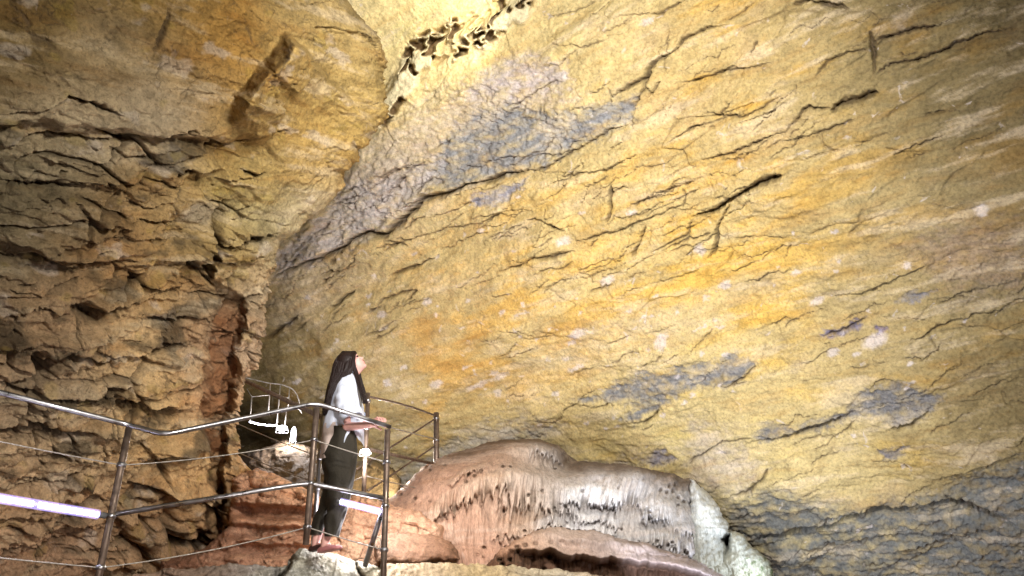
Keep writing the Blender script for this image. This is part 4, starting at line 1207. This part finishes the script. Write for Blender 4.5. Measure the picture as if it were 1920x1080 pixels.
def tailf(q):
    i, j = q[0] % 96, q[0] // 96
    return j >= 24 + 2 * math.sin(i * .7) and (i < 22 or i > 74)
TAIL = plain_mat('blouse_beige_shade', (.50, .40, .36), .85, 0, .06, 60, .2)  # shade on the blouse's lower back painted as beige cloth
gb[0] = (Vb, [q for q in Fb if not tailf(q)])
V, Fc = geo_join(gb); bl = wear('blouse', V, Fc, BLOUSE, 1)
wear('shirt_tail', Vb, [q for q in Fb if tailf(q)], TAIL, 1)

# wide trousers
def trous():
    near = [(798, 618, 666), (825, 612, 669), (850, 605, 671), (868, 604, 669), (892, 611, 666), (921, 613, 660), (945, 613, 655), (965, 610, 649), (985, 607, 642), (1006, 608, 636)]
    farl = [(798, 616, 664), (825, 610, 667), (850, 604, 668), (868, 602, 666), (892, 607, 660), (921, 605, 650), (945, 600, 632), (965, 591, 620), (985, 584, 611), (1003, 582, 606)]
    out = []
    for side, rows_n in ((-.095, near), (.075, farl)):
        nu = 32; V = []; Fc = []; rr = []
        for k in range(len(rows_n) - 1):
            for q in range(4):
                t = q / 4; rr.append([rows_n[k][c] + (rows_n[k + 1][c] - rows_n[k][c]) * t for c in range(3)])
        rr.append(list(rows_n[-1]))
        for j, (py, l, r) in enumerate(rr):
            lo = smooth(860, 985, np.array(float(py)))
            yc = side * (.55 + .45 * float(smooth(835, 930, np.array(float(py)))))
            dp = .160 - .055 * float(lo)
            cx = (l + r) / 2
            for i in range(nu):
                th = 2 * math.pi * i / nu
                f = 1 + .14 * float(perlin(np.array([th * 1.3 + 7 * (side > 0)]), np.array([j * .20]), 521)[0]) + .05 * math.sin(j * .9 + th * 2) * float(lo) + .05 * math.sin(th * 5 + side * 20 + .1 * j)
                V.append(W(cx + (r - l) / 2 * math.cos(th) * (f if math.cos(th) < .9 else 1), py, yc + dp * math.sin(th) * f))
        m = len(rr)
        for j in range(m - 1):
            for i in range(nu):
                i2 = (i + 1) % nu
                Fc.append((j * nu + i, j * nu + i2, (j + 1) * nu + i2, (j + 1) * nu + i))
        out.append((V, Fc))
    return geo_join(out)
V, Fc = trous(); wear('trousers', V, Fc, TROUS, 1)

# shoes
for an, mt in ((AN, SHOEP), (AF, SHOE)):
    rows = [(-.055, .030, .034), (-.04, .036, .045), (0, .038, .052), (.05, .040, .038), (.10, .045, .030), (.15, .042, .026), (.185, .026, .018)]
    sd = Vector((-FD.y, FD.x, 0)); V = []; Fc = []
    for (a, w_, hh) in rows:
        for i in range(14):
            t = 2 * math.pi * i / 14
            z = math.sin(t) * hh; z = max(z, -.012)
            V.append(an + FD * a + sd * w_ * math.cos(t) + Vector((0, 0, -.078 + z)))
    for j in range(len(rows) - 1):
        for i in range(14):
            Fc.append((j * 14 + i, j * 14 + (i + 1) % 14, (j + 1) * 14 + (i + 1) % 14, (j + 1) * 14 + i))
    Fc += [tuple(range(14)), tuple((len(rows) - 1) * 14 + k for k in range(14))]
    wear('shoe', V, Fc, mt, 1)

# hair: cap over the skull plus long locks down the back and one before the shoulder
def hair():
    g = []
    nu, nv = 36, 20; V = []; Fc = []
    c = hp(-.022, 0, .030)
    for j in range(nv + 1):
        ph = math.pi * .80 * j / nv
        for i in range(nu):
            th = 2 * math.pi * i / nu
            d = HF * (math.sin(ph) * math.cos(th) * .104) + HS * (math.sin(ph) * math.sin(th) * .088) + HU * (math.cos(ph) * .106)
            V.append(c + d * (1 + .02 * math.sin(th * 14)))
    for j in range(nv):
        for i in range(nu):
            i2 = (i + 1) % nu
            th = 2 * math.pi * (i + .5) / nu; ph = math.pi * .8 * (j + .5) / nv
            f = math.sin(ph) * math.cos(th) * .104
            if f > .058 + .02 * math.cos(ph) and ph > .5: continue
            if f > .030 and ph > 1.45: continue
            Fc.append((j * nu + i, j * nu + i2, (j + 1) * nu + i2, (j + 1) * nu + i))
    g.append((V, Fc))
    rs = np.random.RandomState(3)
    po = np.array([(643, 661), (630, 674), (624, 690), (622, 704), (617, 721), (612, 744), (608, 764), (606, 780)], float)
    pi_ = np.array([(666, 661), (664, 675), (662, 688), (656, 702), (634, 718), (622, 738), (618, 760), (615, 778)], float)
    for k in range(520):
        s = rs.rand(); sd = rs.uniform(-1, 1) if rs.rand() < .5 else -rs.uniform(.75, 1)
        P = []; ln = len(po) if rs.rand() > .25 else len(po) - 1
        for i in range(ln):
            q = po[i] * (1 - s) + pi_[i] * s
            wdt = [.03, .082, .096, .10, .13, .135, .11, .08][i] * math.sqrt(max(0.05, 1 - (max(0, .55 - s) * 1.4) ** 2))
            P.append(W(q[0] + rs.uniform(-.8, .8) * (1 + .35 * i), q[1] + rs.uniform(-2, 2) - (rs.uniform(0, 14) if i == ln - 1 else 0), sd * wdt + rs.uniform(-.006, .006)))
        P = bez(P, 4, .04); n = len(P)
        g.append(tube_geo(P, [(.0095 * (1 - .8 * (i / (n - 1)) ** 2)) for i in range(n)], 6))
    for sgn in (-1, 1):
        for k in range(30):
            q = [(662, 661, .02), (663, 674, .072), (664, 686, .084), (669, 700, .086), (673, 716, .12), (679, 735, .15), (684, 756, .155)]
            dx = rs.uniform(-6, 3)
            P = [W(x + dx * (.4 + .1 * i) + (4 if sgn > 0 else 0), y + rs.uniform(-1, 1), sgn * (z + rs.uniform(-.008, .008))) for i, (x, y, z) in enumerate(q)]
            if rs.rand() < .3: P = P[:-1]
            P = bez(P, 4, .04); n = len(P)
            g.append(tube_geo(P, [.009 * (1 - .8 * (i / (n - 1)) ** 2) for i in range(n)], 6))
    return geo_join(g)
V, Fc = hair(); wear('hair', V, Fc, HAIR, 0)
# ================================================================== light
w = bpy.data.worlds.new('World'); SC.world = w; w.use_nodes = True
nt = w.node_tree; nt.nodes.clear()
wo = nt.nodes.new('ShaderNodeOutputWorld'); bg = nt.nodes.new('ShaderNodeBackground')
sky = nt.nodes.new('ShaderNodeTexSky'); sky.sky_type = 'NISHITA'; sky.sun_disc = False
sky.sun_elevation = math.radians(12); sky.sun_rotation = math.radians(200)
nt.links.new(sky.outputs[0], bg.inputs[0]); bg.inputs[1].default_value = 0.017
nt.links.new(bg.outputs[0], wo.inputs[0])

def spot(name, loc, target, power, col, size=0.3, angle=120, blend=0.6):
    l = bpy.data.lights.new(name, 'SPOT'); l.energy = power; l.color = col
    l.shadow_soft_size = size; l.spot_size = math.radians(angle); l.spot_blend = blend
    o = bpy.data.objects.new(name, l); COL.objects.link(o); o.location = Vector(loc)
    o.rotation_euler = (Vector(target) - Vector(loc)).to_track_quat('-Z', 'Y').to_euler()
    return o

def lamp(name, loc, power, col, size=0.1):
    l = bpy.data.lights.new(name, 'POINT'); l.energy = power; l.color = col; l.shadow_soft_size = size
    o = bpy.data.objects.new(name, l); COL.objects.link(o); o.location = Vector(loc)
    return o

WARM = (1.0, .975, .94); COOL = (.82, .88, 1.0); NEUT = (1, .96, .9)
spot('floodlight_main', (.9, 1.1, 5.4), PR.point(1130.0, 540.0), 3750, WARM, .3, 105, 1.0)
spot('floodlight_upper', at(950, -230, 2.9), PR.point(1080.0, 330.0), 420, WARM, .15, 100, 1.0)
spot('floodlight_chamber', at(960, -140, 5.6), PR.point(790.0, 30.0), 850, NEUT, .12, 58, .9)
spot('floodlight_low', at(1380, 1350, 6.9), PR.point(1480.0, 760.0), 900, COOL, .3, 140)
spot('floodlight_stairs', (2.2, 0.6, 4.2), PL.point(200.0, 740.0), 1700, (1, .96, .86), .3, 100)
lamp('stair_lamp', at(690, 852, 7.8), 48, (1, .95, .9), .06)
spot('fill_path', (-.6, 2.2, .3), at(420, 960, 7), 220, (1, .95, .9), .2, 110, .9)  # unseen fill added below the frame to brighten ledge and wall foot
lamp('led_wash', at(690, 978, 6.6), 36, (.95, .93, 1), .1)
lamp('wall_wash', at(745, 880, 11.6), 130, (1, .90, .76), .1)
lamp('post_light', at(674, 868, 7.9), 26, (1, .94, .86), .04)
lamp('rim_lamp', at(1500, 1120, 9.9), 100, COOL, .1)
lamp('passage_lamp', at(542, 815, 13.0), 150, (.9, .92, 1), .08)

SC.view_settings.view_transform = 'Standard'; SC.view_settings.look = 'None'
SC.view_settings.exposure = 0; SC.view_settings.gamma = 1
SC.render.engine = 'CYCLES'
SC.cycles.use_denoising = True
SC.cycles.max_bounces = 4
SC.cycles.diffuse_bounces = 3
SC.cycles.use_adaptive_sampling = True
SC.cycles.adaptive_threshold = 0.035
SC.cycles.adaptive_min_samples = 16
